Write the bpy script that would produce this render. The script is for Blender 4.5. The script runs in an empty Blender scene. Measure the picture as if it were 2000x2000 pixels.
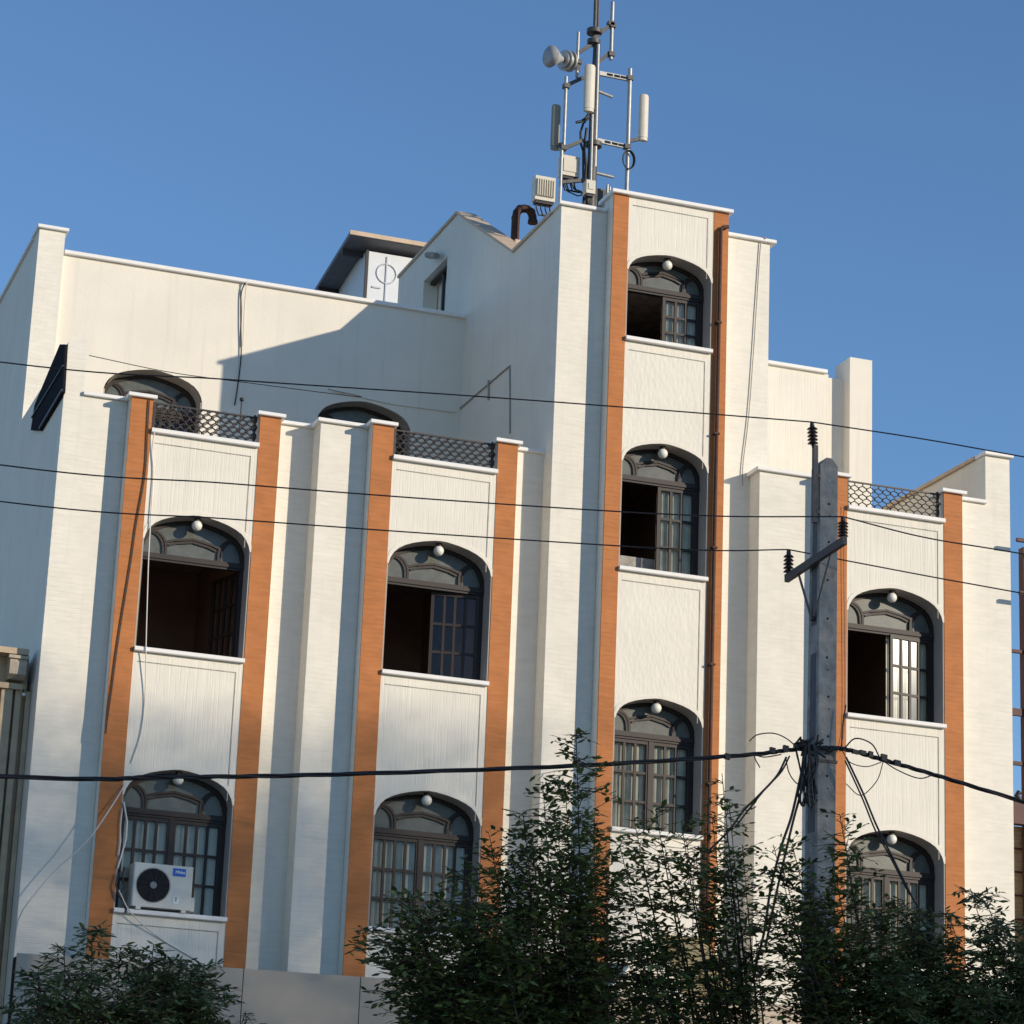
import bpy, math, random
import numpy as np
from mathutils import Vector, Matrix

random.seed(7); rng = np.random.default_rng(7)
C = bpy.context.scene.collection
GZ = -1.6                                   # ground level (camera eye at z = 0)

# ------------------------------------------------------------------ camera
YAW, PIT, ROL, F = math.radians(19.11984), math.radians(16.48411), math.radians(2.33165), 5500.0
fw = Vector((math.sin(YAW)*math.cos(PIT), math.cos(YAW)*math.cos(PIT), math.sin(PIT)))
r0 = Vector((math.cos(YAW), -math.sin(YAW), 0)); u0 = r0.cross(fw)
RT = r0*math.cos(ROL) + u0*math.sin(ROL); UP = -r0*math.sin(ROL) + u0*math.cos(ROL)
cam = bpy.data.cameras.new('camera'); camo = bpy.data.objects.new('camera', cam); C.objects.link(camo)
M = Matrix((RT, UP, -fw)).transposed().to_4x4(); camo.matrix_world = M
cam.sensor_width = 36; cam.lens = 36*F/2000; cam.clip_end = 3000; cam.clip_start = 0.1
bpy.context.scene.camera = camo

# ------------------------------------------------------------------ light
SUN = Vector((0.90, -1.0, 0.39)).normalized()
EL = math.asin(SUN.z); AZ = math.atan2(SUN.x, SUN.y)
w = bpy.data.worlds.new('World'); bpy.context.scene.world = w; w.use_nodes = True
nt = w.node_tree; bg = nt.nodes['Background']; sky = nt.nodes.new('ShaderNodeTexSky')
sky.sky_type = 'NISHITA'; sky.sun_disc = False; sky.sun_elevation = EL; sky.sun_rotation = AZ
sky.air_density = 1.0; sky.dust_density = 0.0; sky.ozone_density = 4.8
nt.links.new(sky.outputs[0], bg.inputs[0]); bg.inputs[1].default_value = 0.15
sl = bpy.data.lights.new('sun', 'SUN'); sl.energy = 3.6; sl.angle = math.radians(0.53); sl.color = (1.0, 0.87, 0.69)
so = bpy.data.objects.new('sun', sl); C.objects.link(so); so.rotation_euler = SUN.to_track_quat('Z', 'Y').to_euler()
so.location = (30, -30, 30)
vs = bpy.context.scene.view_settings
vs.view_transform = 'Standard'; vs.look = 'None'; vs.exposure = 0.13; vs.gamma = 1

# ------------------------------------------------------------------ pixel (of the 2000 px photo) -> point
def ray(px, py): return RT*((px-1000)/F) - UP*((py-1000)/F) + fw
def at(px, py, Y):
    d = ray(px, py); return d*(Y/d.y)
def atx(px, py, X):
    d = ray(px, py); return d*(X/d.x)
def crop(x0, y0, w_, zw=1932.0):
    s = w_/zw
    return lambda x, y: (x0+x*s, y0+y*s)

# ------------------------------------------------------------------ materials
def nmat(name, col, rough=0.7, metal=0.0, var=0.0, vscale=3.0, bump=None, spec=0.5, dirt=None):
    m = bpy.data.materials.new(name); m.use_nodes = True; t = m.node_tree; N = t.nodes; L = t.links
    b = N['Principled BSDF']; b.inputs['Roughness'].default_value = rough; b.inputs['Metallic'].default_value = metal
    b.inputs['Specular IOR Level'].default_value = spec
    b.inputs['Base Color'].default_value = (*col, 1)
    geo = N.new('ShaderNodeNewGeometry')
    if var > 0:
        nz = N.new('ShaderNodeTexNoise'); nz.inputs['Scale'].default_value = vscale; nz.inputs['Detail'].default_value = 6; nz.inputs['Roughness'].default_value = 0.6
        L.new(geo.outputs['Position'], nz.inputs['Vector'])
        mr = N.new('ShaderNodeMapRange'); mr.inputs[1].default_value = 0.3; mr.inputs[2].default_value = 0.7
        mr.inputs[3].default_value = 1-var; mr.inputs[4].default_value = 1+var*0.4
        L.new(nz.outputs['Fac'], mr.inputs[0])
        vm = N.new('ShaderNodeVectorMath'); vm.operation = 'SCALE'; vm.inputs[0].default_value = col
        L.new(mr.outputs[0], vm.inputs['Scale']); L.new(vm.outputs[0], b.inputs['Base Color'])
        last = vm.outputs[0]
        if bump and bump[0] == 'brick':
            mp = N.new('ShaderNodeMapping'); mp.inputs['Scale'].default_value = (4.5, 4.5, 16); L.new(geo.outputs['Position'], mp.inputs[0])
            n4 = N.new('ShaderNodeTexNoise'); n4.inputs['Scale'].default_value = 1.0; n4.inputs['Detail'].default_value = 3; L.new(mp.outputs[0], n4.inputs['Vector'])
            r4 = N.new('ShaderNodeMapRange'); r4.inputs[1].default_value = .35; r4.inputs[2].default_value = .65; r4.inputs[3].default_value = 1-var*.6; r4.inputs[4].default_value = 1+var*.5; L.new(n4.outputs['Fac'], r4.inputs[0])
            v4 = N.new('ShaderNodeVectorMath'); v4.operation = 'SCALE'; L.new(last, v4.inputs[0]); L.new(r4.outputs[0], v4.inputs['Scale']); last = v4.outputs[0]; L.new(last, b.inputs['Base Color'])
        if dirt:      # rain streaks: noise stretched vertically
            mp = N.new('ShaderNodeMapping'); mp.inputs['Scale'].default_value = (9, 9, 0.5); L.new(geo.outputs['Position'], mp.inputs[0])
            n2 = N.new('ShaderNodeTexNoise'); n2.inputs['Scale'].default_value = 1.0; n2.inputs['Detail'].default_value = 5
            L.new(mp.outputs[0], n2.inputs['Vector'])
            r2 = N.new('ShaderNodeMapRange'); r2.inputs[1].default_value = 0.55; r2.inputs[2].default_value = 0.8; r2.inputs[3].default_value = 0; r2.inputs[4].default_value = 0.5
            L.new(n2.outputs['Fac'], r2.inputs[0])
            mx = N.new('ShaderNodeMixRGB'); mx.inputs[2].default_value = (*dirt, 1); L.new(r2.outputs[0], mx.inputs[0]); L.new(last, mx.inputs[1]); L.new(mx.outputs[0], b.inputs['Base Color'])
    if bump:
        kind, strength = bump
        bp = N.new('ShaderNodeBump'); bp.inputs['Strength'].default_value = strength
        if kind == 'brick':
            sx = N.new('ShaderNodeSeparateXYZ'); L.new(geo.outputs['Position'], sx.inputs[0])
            ad = N.new('ShaderNodeMath'); L.new(sx.outputs[0], ad.inputs[0]); L.new(sx.outputs[1], ad.inputs[1])
            # slight waviness of the courses
            wn = N.new('ShaderNodeTexNoise'); wn.inputs['Scale'].default_value = 4; L.new(geo.outputs['Position'], wn.inputs['Vector'])
            wa = N.new('ShaderNodeMath'); wa.operation = 'MULTIPLY_ADD'; wa.inputs[1].default_value = 0.03
            L.new(wn.outputs['Fac'], wa.inputs[0]); L.new(sx.outputs[2], wa.inputs[2])
            cb = N.new('ShaderNodeCombineXYZ'); L.new(ad.outputs[0], cb.inputs[0]); L.new(wa.outputs[0], cb.inputs[1])
            br = N.new('ShaderNodeTexBrick'); br.inputs['Scale'].default_value = 1
            br.inputs['Brick Width'].default_value = 1.7; br.inputs['Row Height'].default_value = 0.062
            br.inputs['Mortar Size'].default_value = 0.007; br.inputs['Mortar Smooth'].default_value = 0.8
            br.inputs['Color1'].default_value = (1, 1, 1, 1); br.inputs['Color2'].default_value = (.8, .8, .8, 1); br.inputs['Mortar'].default_value = (0, 0, 0, 1)
            L.new(cb.outputs[0], br.inputs['Vector'])
            n3 = N.new('ShaderNodeTexNoise'); n3.inputs['Scale'].default_value = 2.2; L.new(geo.outputs['Position'], n3.inputs['Vector'])
            r3 = N.new('ShaderNodeMapRange'); r3.inputs[1].default_value = .42; r3.inputs[2].default_value = .62; r3.inputs[3].default_value = .25; r3.inputs[4].default_value = 1
            L.new(n3.outputs['Fac'], r3.inputs[0])
            mu = N.new('ShaderNodeMath'); mu.operation = 'MULTIPLY'; L.new(br.outputs['Color'], mu.inputs[0]); L.new(r3.outputs[0], mu.inputs[1])
            bp.inputs['Distance'].default_value = 0.012; L.new(mu.outputs[0], bp.inputs['Height'])
        elif kind == 'comb':
            mp = N.new('ShaderNodeMapping'); mp.inputs['Scale'].default_value = (48, 48, 1.2); L.new(geo.outputs['Position'], mp.inputs[0])
            n3 = N.new('ShaderNodeTexNoise'); n3.inputs['Scale'].default_value = 1; n3.inputs['Detail'].default_value = 3
            L.new(mp.outputs[0], n3.inputs['Vector'])
            r3 = N.new('ShaderNodeMapRange'); r3.inputs[1].default_value = .36; r3.inputs[2].default_value = .5; L.new(n3.outputs['Fac'], r3.inputs[0])
            bp.inputs['Distance'].default_value = 0.012; L.new(r3.outputs[0], bp.inputs['Height'])
        elif kind == 'weave':
            vv = N.new('ShaderNodeTexVoronoi'); vv.inputs['Scale'].default_value = 9; mp = N.new('ShaderNodeMapping'); mp.inputs['Scale'].default_value = (2.2, 2.2, 1)
            L.new(geo.outputs['Position'], mp.inputs[0]); L.new(mp.outputs[0], vv.inputs['Vector'])
            bp.inputs['Distance'].default_value = 0.015; L.new(vv.outputs['Distance'], bp.inputs['Height'])
        else:
            n3 = N.new('ShaderNodeTexNoise'); n3.inputs['Scale'].default_value = kind; n3.inputs['Detail'].default_value = 5; L.new(geo.outputs['Position'], n3.inputs['Vector'])
            bp.inputs['Distance'].default_value = 0.01; L.new(n3.outputs['Fac'], bp.inputs['Height'])
        L.new(bp.outputs[0], b.inputs['Normal'])
    return m

WHITE = (0.83, 0.782, 0.68)
M_brick = nmat('white_painted_brick', WHITE, .75, var=.06, vscale=1.6, bump=('brick', .30), spec=.25, dirt=(.70, .66, .58))
M_plast = nmat('white_plaster', (0.83, 0.775, 0.67), .85, var=.06, vscale=1.2, bump=(25, .25), spec=.2, dirt=(.66, .62, .55))
M_comb = nmat('combed_plaster', WHITE, .85, var=.06, vscale=2, bump=('comb', .27), spec=.2, dirt=(.68, .64, .56))
M_weave = nmat('textured_plaster', WHITE, .85, var=.05, vscale=2, bump=('weave', .28), spec=.2, dirt=(.70, .66, .58))
M_cope = nmat('coping_stone', (0.86, 0.84, 0.80), .6, var=.05, vscale=8, spec=.3)
M_orange = nmat('orange_painted_brick', (0.51, 0.195, 0.068), .7, var=.12, vscale=2.5, bump=('brick', .36), spec=.2)
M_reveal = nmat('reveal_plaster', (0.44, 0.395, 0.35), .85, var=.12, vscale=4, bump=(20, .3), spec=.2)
M_wood = nmat('dark_brown_frame', (0.022, 0.012, 0.009), .55, var=.2, vscale=12)
M_iron = nmat('dark_iron', (0.03, 0.02, 0.018), .5, var=.2, vscale=12)
M_black = nmat('black_rubber', (0.012, 0.012, 0.014), .5)
M_rubr = nmat('sun_faded_cable', (0.03, 0.022, 0.02), .6)  # slightly lighter and redder than the black rubber
M_tan = nmat('beige_cladding_sheet', (0.56, 0.46, 0.35), .55, var=.10, vscale=.8)
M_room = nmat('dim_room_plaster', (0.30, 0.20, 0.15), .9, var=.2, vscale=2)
M_curt = nmat('cream_curtain', (0.66, 0.64, 0.55), .9, var=.2, vscale=5)
M_conc = nmat('grey_concrete', (0.42, 0.385, 0.345), .9, var=.38, vscale=7, bump=(30, .9), spec=.2, dirt=(.17, .165, .16))
M_hole = nmat('dark_hole', (0.01, 0.01, 0.01), .9)
M_galv = nmat('galvanised_steel', (0.42, 0.42, 0.40), .5, metal=.55, var=.2, vscale=15)
M_dgalv = nmat('dark_weathered_steel', (0.10, 0.095, 0.09), .55, metal=.4, var=.3, vscale=12)
M_anten = nmat('off_white_antenna_plastic', (0.66, 0.61, 0.50), .5, var=.08, vscale=6)
M_rust = nmat('rusty_flue_pipe', (0.075, 0.033, 0.022), .7, metal=.2, var=.4, vscale=14)
M_globe = nmat('milk_glass', (0.85, 0.82, 0.72), .25)
M_ac = nmat('cream_white_enamel', (0.66, 0.64, 0.57), .4, var=.05, vscale=6)
M_blue = nmat('blue_badge', (0.01, 0.11, 0.52), .4)
M_wtxt = nmat('white_print', (0.8, 0.82, 0.85), .5)
M_redst = nmat('oxide_red_steel', (0.085, 0.02, 0.016), .6, var=.3, vscale=6)
M_ybrick = nmat('yellow_brick', (0.50, 0.33, 0.17), .85, var=.2, vscale=8, bump=('brick', .8))
M_stone = nmat('beige_stone', (0.54, 0.42, 0.28), .8, var=.2, vscale=5, bump=(18, .5))
M_shed = nmat('white_sheet_panel', (0.72, 0.74, 0.76), .6, var=.06, vscale=3)
M_shroof = nmat('grey_roof_sheet', (0.16, 0.16, 0.17), .6, var=.2, vscale=4)
M_tcop = nmat('sandy_flashing', (0.62, 0.47, 0.33), .7, var=.15, vscale=6)
M_sign = nmat('black_sign_panel', (0.02, 0.02, 0.024), .95, var=.3, vscale=5, spec=.05)
M_asph = nmat('asphalt', (0.05, 0.05, 0.052), .9, var=.2, vscale=3, bump=(60, .4))
M_pave = nmat('pavement_tiles', (0.30, 0.28, 0.25), .85, var=.15, vscale=2, bump=('brick', .6))
M_earth = nmat('dusty_ground', (0.32, 0.27, 0.21), .95, var=.25, vscale=.6)
M_bark = nmat('bark', (0.07, 0.05, 0.035), .9, var=.4, vscale=20, bump=(30, .8))
M_oppo = nmat('opposite_render', (0.42, 0.38, 0.33), .85, var=.1, vscale=1)
M_wcab = nmat('white_cable', (0.72, 0.68, 0.62), .5)
M_awn = nmat('yellow_awning_fabric', (0.50, 0.38, 0.18), .8, var=.15, vscale=5)

def leafmat(name, c1, c2):
    m = bpy.data.materials.new(name); m.use_nodes = True; t = m.node_tree; N = t.nodes; L = t.links
    b = N['Principled BSDF']; b.inputs['Roughness'].default_value = .45; b.inputs['Specular IOR Level'].default_value = .35
    g = N.new('ShaderNodeNewGeometry'); nz = N.new('ShaderNodeTexNoise'); nz.inputs['Scale'].default_value = 2.2; nz.inputs['Detail'].default_value = 2
    L.new(g.outputs['Position'], nz.inputs['Vector'])
    wn = N.new('ShaderNodeMath'); wn.operation = 'MULTIPLY_ADD'; wn.inputs[1].default_value = .55
    L.new(g.outputs['Random Per Island'], wn.inputs[0]); L.new(nz.outputs['Fac'], wn.inputs[2])
    cr = N.new('ShaderNodeValToRGB'); cr.color_ramp.elements[0].position = .45; cr.color_ramp.elements[1].position = 1.0
    cr.color_ramp.elements[0].color = (*c1, 1); cr.color_ramp.elements[1].color = (*c2, 1)
    L.new(wn.outputs[0], cr.inputs[0]); L.new(cr.outputs[0], b.inputs['Base Color'])
    tr = N.new('ShaderNodeBsdfTranslucent'); L.new(cr.outputs[0], tr.inputs[0]); mx = N.new('ShaderNodeMixShader'); mx.inputs[0].default_value = .25
    L.new(b.outputs[0], mx.inputs[1]); L.new(tr.outputs[0], mx.inputs[2]); L.new(mx.outputs[0], N['Material Output'].inputs[0])
    return m
M_leaf = leafmat('elm_leaf', (0.055, 0.085, 0.03), (0.19, 0.25, 0.075))
M_leaf2 = leafmat('ash_leaf', (0.08, 0.115, 0.05), (0.20, 0.26, 0.11))

def glassmat():
    m = bpy.data.materials.new('window_glass'); m.use_nodes = True; t = m.node_tree; N = t.nodes; L = t.links
    N.remove(N['Principled BSDF'])
    g = N.new('ShaderNodeBsdfGlossy'); g.inputs['Roughness'].default_value = .09; g.inputs['Color'].default_value = (.95, .97, 1, 1)
    tr = N.new('ShaderNodeBsdfTransparent'); tr.inputs['Color'].default_value = (.95, .96, .93, 1)
    fr = N.new('ShaderNodeFresnel'); fr.inputs[0].default_value = 1.42
    mx = N.new('ShaderNodeMixShader'); L.new(fr.outputs[0], mx.inputs[0]); L.new(tr.outputs[0], mx.inputs[1]); L.new(g.outputs[0], mx.inputs[2])
    L.new(mx.outputs[0], N['Material Output'].inputs[0]); return m
M_glass = glassmat()
def frostmat():
    m = nmat('frosted_transom_glass', (0.12, 0.125, 0.11), .3, var=.3, vscale=9); return m
M_frost = frostmat()

# ------------------------------------------------------------------ mesh builder
ORG = {}
class MB:
    def __init__(s): s.v = []; s.f = []; s.sm = []
    def add(s, vs_, fs, smooth=False):
        n = len(s.v); s.v += [Vector(q) for q in vs_]; s.f += [tuple(i+n for i in f) for f in fs]; s.sm += [smooth]*len(fs); return s
    def box(s, x0, x1, y0, y1, z0, z1):
        return s.add([(x0,y0,z0),(x1,y0,z0),(x1,y1,z0),(x0,y1,z0),(x0,y0,z1),(x1,y0,z1),(x1,y1,z1),(x0,y1,z1)],
                     [(0,3,2,1),(4,5,6,7),(0,1,5,4),(1,2,6,5),(2,3,7,6),(3,0,4,7)])
    def obox(s, c, ax, ay, az):     # oriented box: centre, three half-axis vectors
        c, ax, ay, az = map(Vector, (c, ax, ay, az))
        vs_ = [c+i*ax+j*ay+k*az for k in (-1,1) for i, j in ((-1,-1),(1,-1),(1,1),(-1,1))]
        return s.add(vs_, [(0,3,2,1),(4,5,6,7),(0,1,5,4),(1,2,6,5),(2,3,7,6),(3,0,4,7)])
    def bar(s, a, b, wd, th, up=(0,0,1)):
        a, b, up = Vector(a), Vector(b), Vector(up); d = (b-a); h = d/2; d = d.normalized()
        sd = d.cross(up)
        if sd.length < 1e-4: sd = d.cross(Vector((0,1,0)))
        sd.normalize(); u = sd.cross(d)
        return s.obox((a+b)/2, h, sd*wd/2, u*th/2)
    def prism(s, poly, y0, y1):     # polygon in XZ, extruded in Y
        n = len(poly); vs_ = [(x, y0, z) for x, z in poly]+[(x, y1, z) for x, z in poly]
        return s.add(vs_, [tuple(range(n)), tuple(range(2*n-1, n-1, -1))]+[(i, i+n, (i+1) % n+n, (i+1) % n) for i in range(n)])
    def prismx(s, poly, x0, x1):    # polygon in YZ, extruded in X
        n = len(poly); vs_ = [(x0, y, z) for y, z in poly]+[(x1, y, z) for y, z in poly]
        return s.add(vs_, [tuple(range(n)), tuple(range(2*n-1, n-1, -1))]+[(i, i+n, (i+1) % n+n, (i+1) % n) for i in range(n)])
    def prismz(s, poly, z0, z1):
        n = len(poly); vs_ = [(x, y, z0) for x, y in poly]+[(x, y, z1) for x, y in poly]
        return s.add(vs_, [tuple(range(n)), tuple(range(2*n-1, n-1, -1))]+[(i, i+n, (i+1) % n+n, (i+1) % n) for i in range(n)])
    def tube(s, pts, r, n=8, cap=True):
        pts = [Vector(p) for p in pts]; k = len(pts); rs = r if isinstance(r, (list, tuple)) else [r]*k
        vs_ = []; prev = None
        for i, p in enumerate(pts):
            d = (pts[min(i+1, k-1)]-pts[max(i-1, 0)])
            d = d.normalized() if d.length > 1e-9 else Vector((0, 0, 1))
            if prev is None:
                a = d.cross(Vector((0, 0, 1)))
                if a.length < .05: a = d.cross(Vector((0, 1, 0)))
            else: a = prev-d*prev.dot(d)
            a.normalize(); prev = a; b = d.cross(a)
            vs_ += [p+(a*math.cos(2*math.pi*j/n)+b*math.sin(2*math.pi*j/n))*rs[i] for j in range(n)]
        fs = [(i*n+j, i*n+(j+1) % n, (i+1)*n+(j+1) % n, (i+1)*n+j) for i in range(k-1) for j in range(n)]
        s.add(vs_, fs, True)
        if cap: s.add([q for q in vs_[:n]]+[q for q in vs_[-n:]], [tuple(range(n-1, -1, -1)), tuple(range(n, 2*n))])
        return s
    def cyl(s, a, b, r, n=16): return s.tube([a, b], r, n)
    def sphere(s, c, r, n=16, m=10, sz=1.0):
        c = Vector(c); vs_ = [c+Vector((0,0,r*sz))]
        for i in range(1, m):
            t = math.pi*i/m
            vs_ += [c+Vector((r*math.sin(t)*math.cos(2*math.pi*j/n), r*math.sin(t)*math.sin(2*math.pi*j/n), r*sz*math.cos(t))) for j in range(n)]
        vs_.append(c-Vector((0,0,r*sz))); L = len(vs_)-1
        fs = [(0, 1+j, 1+(j+1) % n) for j in range(n)]
        fs += [(1+i*n+j, 1+(i+1)*n+j, 1+(i+1)*n+(j+1) % n, 1+i*n+(j+1) % n) for i in range(m-2) for j in range(n)]
        fs += [(L, 1+(m-2)*n+(j+1) % n, 1+(m-2)*n+j) for j in range(n)]
        return s.add(vs_, fs, True)
    def build(s, name, mat, parent=None, origin=None, **props):
        xs = [v.x for v in s.v]; ys = [v.y for v in s.v]; zs = [v.z for v in s.v]
        o0 = Vector(origin) if origin else Vector(((min(xs)+max(xs))/2, (min(ys)+max(ys))/2, min(zs)))
        me = bpy.data.meshes.new(name); me.from_pydata([v-o0 for v in s.v], [], s.f); me.materials.append(mat)
        me.polygons.foreach_set('use_smooth', s.sm)
        o = bpy.data.objects.new(name, me); C.objects.link(o)
        link(o, o0, parent); setp(o, **props); return o
def link(o, o0, parent):
    ORG[o.name] = Vector(o0)
    if parent is not None: o.parent = parent; o.location = Vector(o0)-ORG[parent.name]
    else: o.location = o0
def setp(o, label=None, cat=None, group=None, kind=None):
    if label: o['label'] = label
    if cat: o['category'] = cat
    if group: o['group'] = group
    if kind: o['kind'] = kind
def thing(name, loc, label, cat, group=None):
    o = bpy.data.objects.new(name, None); C.objects.link(o); o.empty_display_size = .2; link(o, loc, None); setp(o, label, cat, group); return o
def clone(src, delta, label=None, parent=None, group=None):
    c = src.copy(); C.objects.link(c); o0 = ORG[src.name]+Vector(delta); ORG[c.name] = o0
    if parent is not None: c.parent = parent; c.location = o0-ORG[parent.name]
    else: c.parent = None; c.location = o0
    if label: c['label'] = label
    if group: c['group'] = group
    for ch in list(src.children): clone(ch, delta, parent=c)
    return c

# ------------------------------------------------------------------ ground, street
def sheet(name, mat, x0, x1, y0, y1, z, cat=None):
    mb = MB(); mb.add([(x0,y0,z),(x1,y0,z),(x1,y1,z),(x0,y1,z)], [(0,1,2,3)]); return mb.build(name, mat, kind='structure')
sheet('ground', M_earth, -900, 900, -900, 900, GZ)
sheet('road', M_asph, -400, 400, 6, 24.3, GZ+.004)
MB().box(-400, 400, 24.3, 34.3, GZ, GZ+.14).build('pavement', M_pave, kind='structure')
MB().box(-400, 400, 24.12, 24.298, GZ, GZ+.15).build('kerb', M_conc, kind='structure')
MB().box(-400, 400, -6, 5.8, GZ, GZ+.14).build('near_pavement', M_pave, kind='structure')
mb = MB()
for i in range(-20, 30): mb.add([(i*6,15.1,GZ+.008),(i*6+3,15.1,GZ+.008),(i*6+3,15.25,GZ+.008),(i*6,15.25,GZ+.008)], [(0,1,2,3)])
mb.build('lane_marking', nmat('road_paint', (.7,.7,.68), .7, var=.2, vscale=9), kind='structure')

# ------------------------------------------------------------------ unseen trees, added to filter the sun on the facade's lower left
def leafmesh(name, pos, dr, nrm, ln, wd, mat, parent):
    n = len(pos); dr = dr/np.linalg.norm(dr, axis=1, keepdims=True); sd = np.cross(dr, nrm); sd /= np.linalg.norm(sd, axis=1, keepdims=True)+1e-9
    up = np.cross(sd, dr); ln = ln[:, None]; wd = wd[:, None]
    a = pos; l = pos+dr*ln*.42+sd*wd*.5-up*wd*.12; t = pos+dr*ln-up*ln*.10; r = pos+dr*ln*.42-sd*wd*.5-up*wd*.12; l2 = pos+dr*ln*.78+sd*wd*.3-up*wd*.12; r2 = pos+dr*ln*.78-sd*wd*.3-up*wd*.12
    V = np.stack([a, l, l2, t, r2, r], 1).reshape(-1, 3); o0 = ORG[parent.name]; V = V-np.array(o0)
    me = bpy.data.meshes.new(name); me.vertices.add(len(V)); me.vertices.foreach_set('co', V.astype(np.float32).ravel())
    base = np.arange(n)[:, None]*6
    F_ = np.concatenate([base+np.array([[0,1,2,3]]), base+np.array([[0,3,4,5]])], 1).reshape(-1)
    me.loops.add(len(F_)); me.loops.foreach_set('vertex_index', F_.astype(np.int32))
    me.polygons.add(2*n); me.polygons.foreach_set('loop_start', np.arange(0, 8*n, 4, dtype=np.int32)); me.polygons.foreach_set('loop_total', np.full(2*n, 4, dtype=np.int32))
    me.update(calc_edges=True); me.materials.append(mat); o = bpy.data.objects.new(name, me); C.objects.link(o); link(o, o0, parent); return o
def big_tree(cx, cy, hx, hy, ztop, zbot, label):
    t = thing('plane_tree', (cx, cy, GZ), label, 'tree', 'tall plane trees across the street')
    tr = MB(); tr.tube([(cx, cy, GZ), (cx+.1, cy, 6), (cx, cy+.1, 14), (cx, cy, ztop-3)], [.38, .30, .2, .06], 12)
    for k in range(14):
        a = k*2.4; z = zbot+1+(ztop-zbot-6)*k/14
        tr.tube([(cx, cy, z), (cx+hx*.5*math.cos(a), cy+hy*.5*math.sin(a), z+1.6), (cx+hx*.85*math.cos(a), cy+hy*.85*math.sin(a), z+3.2)], [.12, .08, .02], 7)
    tr.build('trunk', M_bark, t)
    n = int(430*hx*(ztop-zbot)/1.0); 
    u = rng.uniform(-1, 1, (n*2, 3)); k = (np.abs(u)**14).sum(1) < 1; u = u[k][:n]; n = len(u)
    P = u*np.array([hx, hy, (ztop-zbot)/2])+np.array([cx, cy, (ztop+zbot)/2]); d = rng.normal(size=(n, 3)); nn = rng.normal(size=(n, 3))
    leafmesh('crown', P, d, nn, rng.uniform(.12, .20, n), rng.uniform(.10, .15, n), M_leaf, t)
OX = 52.0
for i, (w_, zt_) in enumerate(((3.3, 24.8), (3.3, 25.1), (3.3, 25.4), (3.3, 25.7))):
    big_tree(OX-3.2-i*6.2, -11.6+i*.25, w_, 2.4, zt_, 3.0, ['rightmost of the tall plane trees across the street', 'second tall plane tree from the right across the street', 'third tall plane tree from the right across the street', 'leftmost of the tall plane trees across the street'][i])

# ------------------------------------------------------------------ THE BUILDING
B = thing('apartment_building', (12.3, 37, GZ), 'white painted brick apartment building with stepped front and orange vertical piers', 'building')
Y1, Y2, Y3, Y4 = 33.97, 33.64, 33.31, 32.98
ARCH = [(0,1),(.12,.985),(.35,.91),(.55,.81),(.70,.70),(.82,.57),(.91,.40),(.97,.2),(1,0)]
def arch(xl, xr, zs, za, off=0.0):
    c = (xl+xr)/2; h = (xr-xl)/2; L = [(-u, t) for u, t in reversed(ARCH)]+[(u, t) for u, t in ARCH[1:]]
    out = []
    for u, t in L: out.append((c+u*(h+off), zs+t*(za-zs+off)))
    return out                                       # left to right

def pier(x0, x1, Y, ztop, nm='orange_pier'):
    p = MB().box(x0, x1, Y, Y+.025, GZ, ztop).build(nm, M_orange, B); MB().box(x0+.003, x1-.003, Y+.026, Y+.36, GZ, ztop).build('pier_core', M_brick, p)
def wallbox(x0, x1, y0, y1, z0, z1, mat=None, nm='wall'):
    MB().box(x0, x1, y0, y1, z0, z1).build(nm, mat or M_brick, B)
def coping(x0, x1, y0, y1, z, th=.052, nm='coping', mat=None):
    mb = MB(); e = .008                              # little chamfer on the front arris
    mb.prismx([(y0, z+e), (y0+e, z), (y1, z), (y1, z+th), (y0+e, z+th), (y0, z+th-e)], x0, x1); mb.build(nm, mat or M_cope, B)

# piers, blocks and strips of the three low units
units = [(6.56, 6.845, 8.265, 8.545, Y1), (9.70, 9.985, 11.43, 11.71, Y2), (15.945, 16.23, 17.695, 17.98, Y4)]
for k, (a, b, c, d, Y) in enumerate(units):
    pier(a, b, Y, 11.47); pier(c, d, Y, 11.47)
    coping(a-.045, b+.04, Y-.05, Y+.40, 11.47); coping(c-.04, d+.05, Y-.05, Y+.40, 11.47)
# blocks (brick face left of each unit)
ZB = 11.40
wallbox(5.98, 6.56, Y1+.25, Y1+.5, GZ, 11.47); coping(5.98, 6.512, Y1+.20, Y1+.55, 11.472)
wallbox(5.73, 5.98, Y1+.25, Y1+.5, GZ, 12.10)
MB().prism([(5.73,12.10),(5.98,12.10),(5.98,12.20),(5.93,12.27),(5.86,12.31),(5.80,12.27),(5.73,12.16)], Y1+.25, Y1+.5).build('end_cap', M_brick, B)
wallbox(8.545, 9.06, Y1+.245, Y1+.5, GZ, 11.47); coping(8.598, 9.012, Y1+.195, Y1+.55, 11.472)
wallbox(9.06, 9.70, Y2+.25, Y2+.95, GZ, 11.47); coping(9.012, 9.652, Y2+.20, Y2+.60, 11.472)
wallbox(11.71, 12.168, Y2+.245, Y2+.5, GZ, 11.47); coping(11.762, 12.17, Y2+.195, Y2+.55, 11.472)
wallbox(15.04, 15.945, Y4+.25, Y4+.75, GZ, 11.47); coping(14.99, 15.897, Y4+.20, Y4+.70, 11.472)
wallbox(17.98, 18.48, Y4+.245, Y4+.5, GZ, 11.47, M_brick); coping(18.032, 18.48, Y4+.195, Y4+.55, 11.472)
wallbox(18.48, 18.86, Y4+.245, Y4+.5, GZ, 12.19, M_brick)
coping(18.455, 18.90, Y4+.19, Y4+.5, 12.19)
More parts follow.
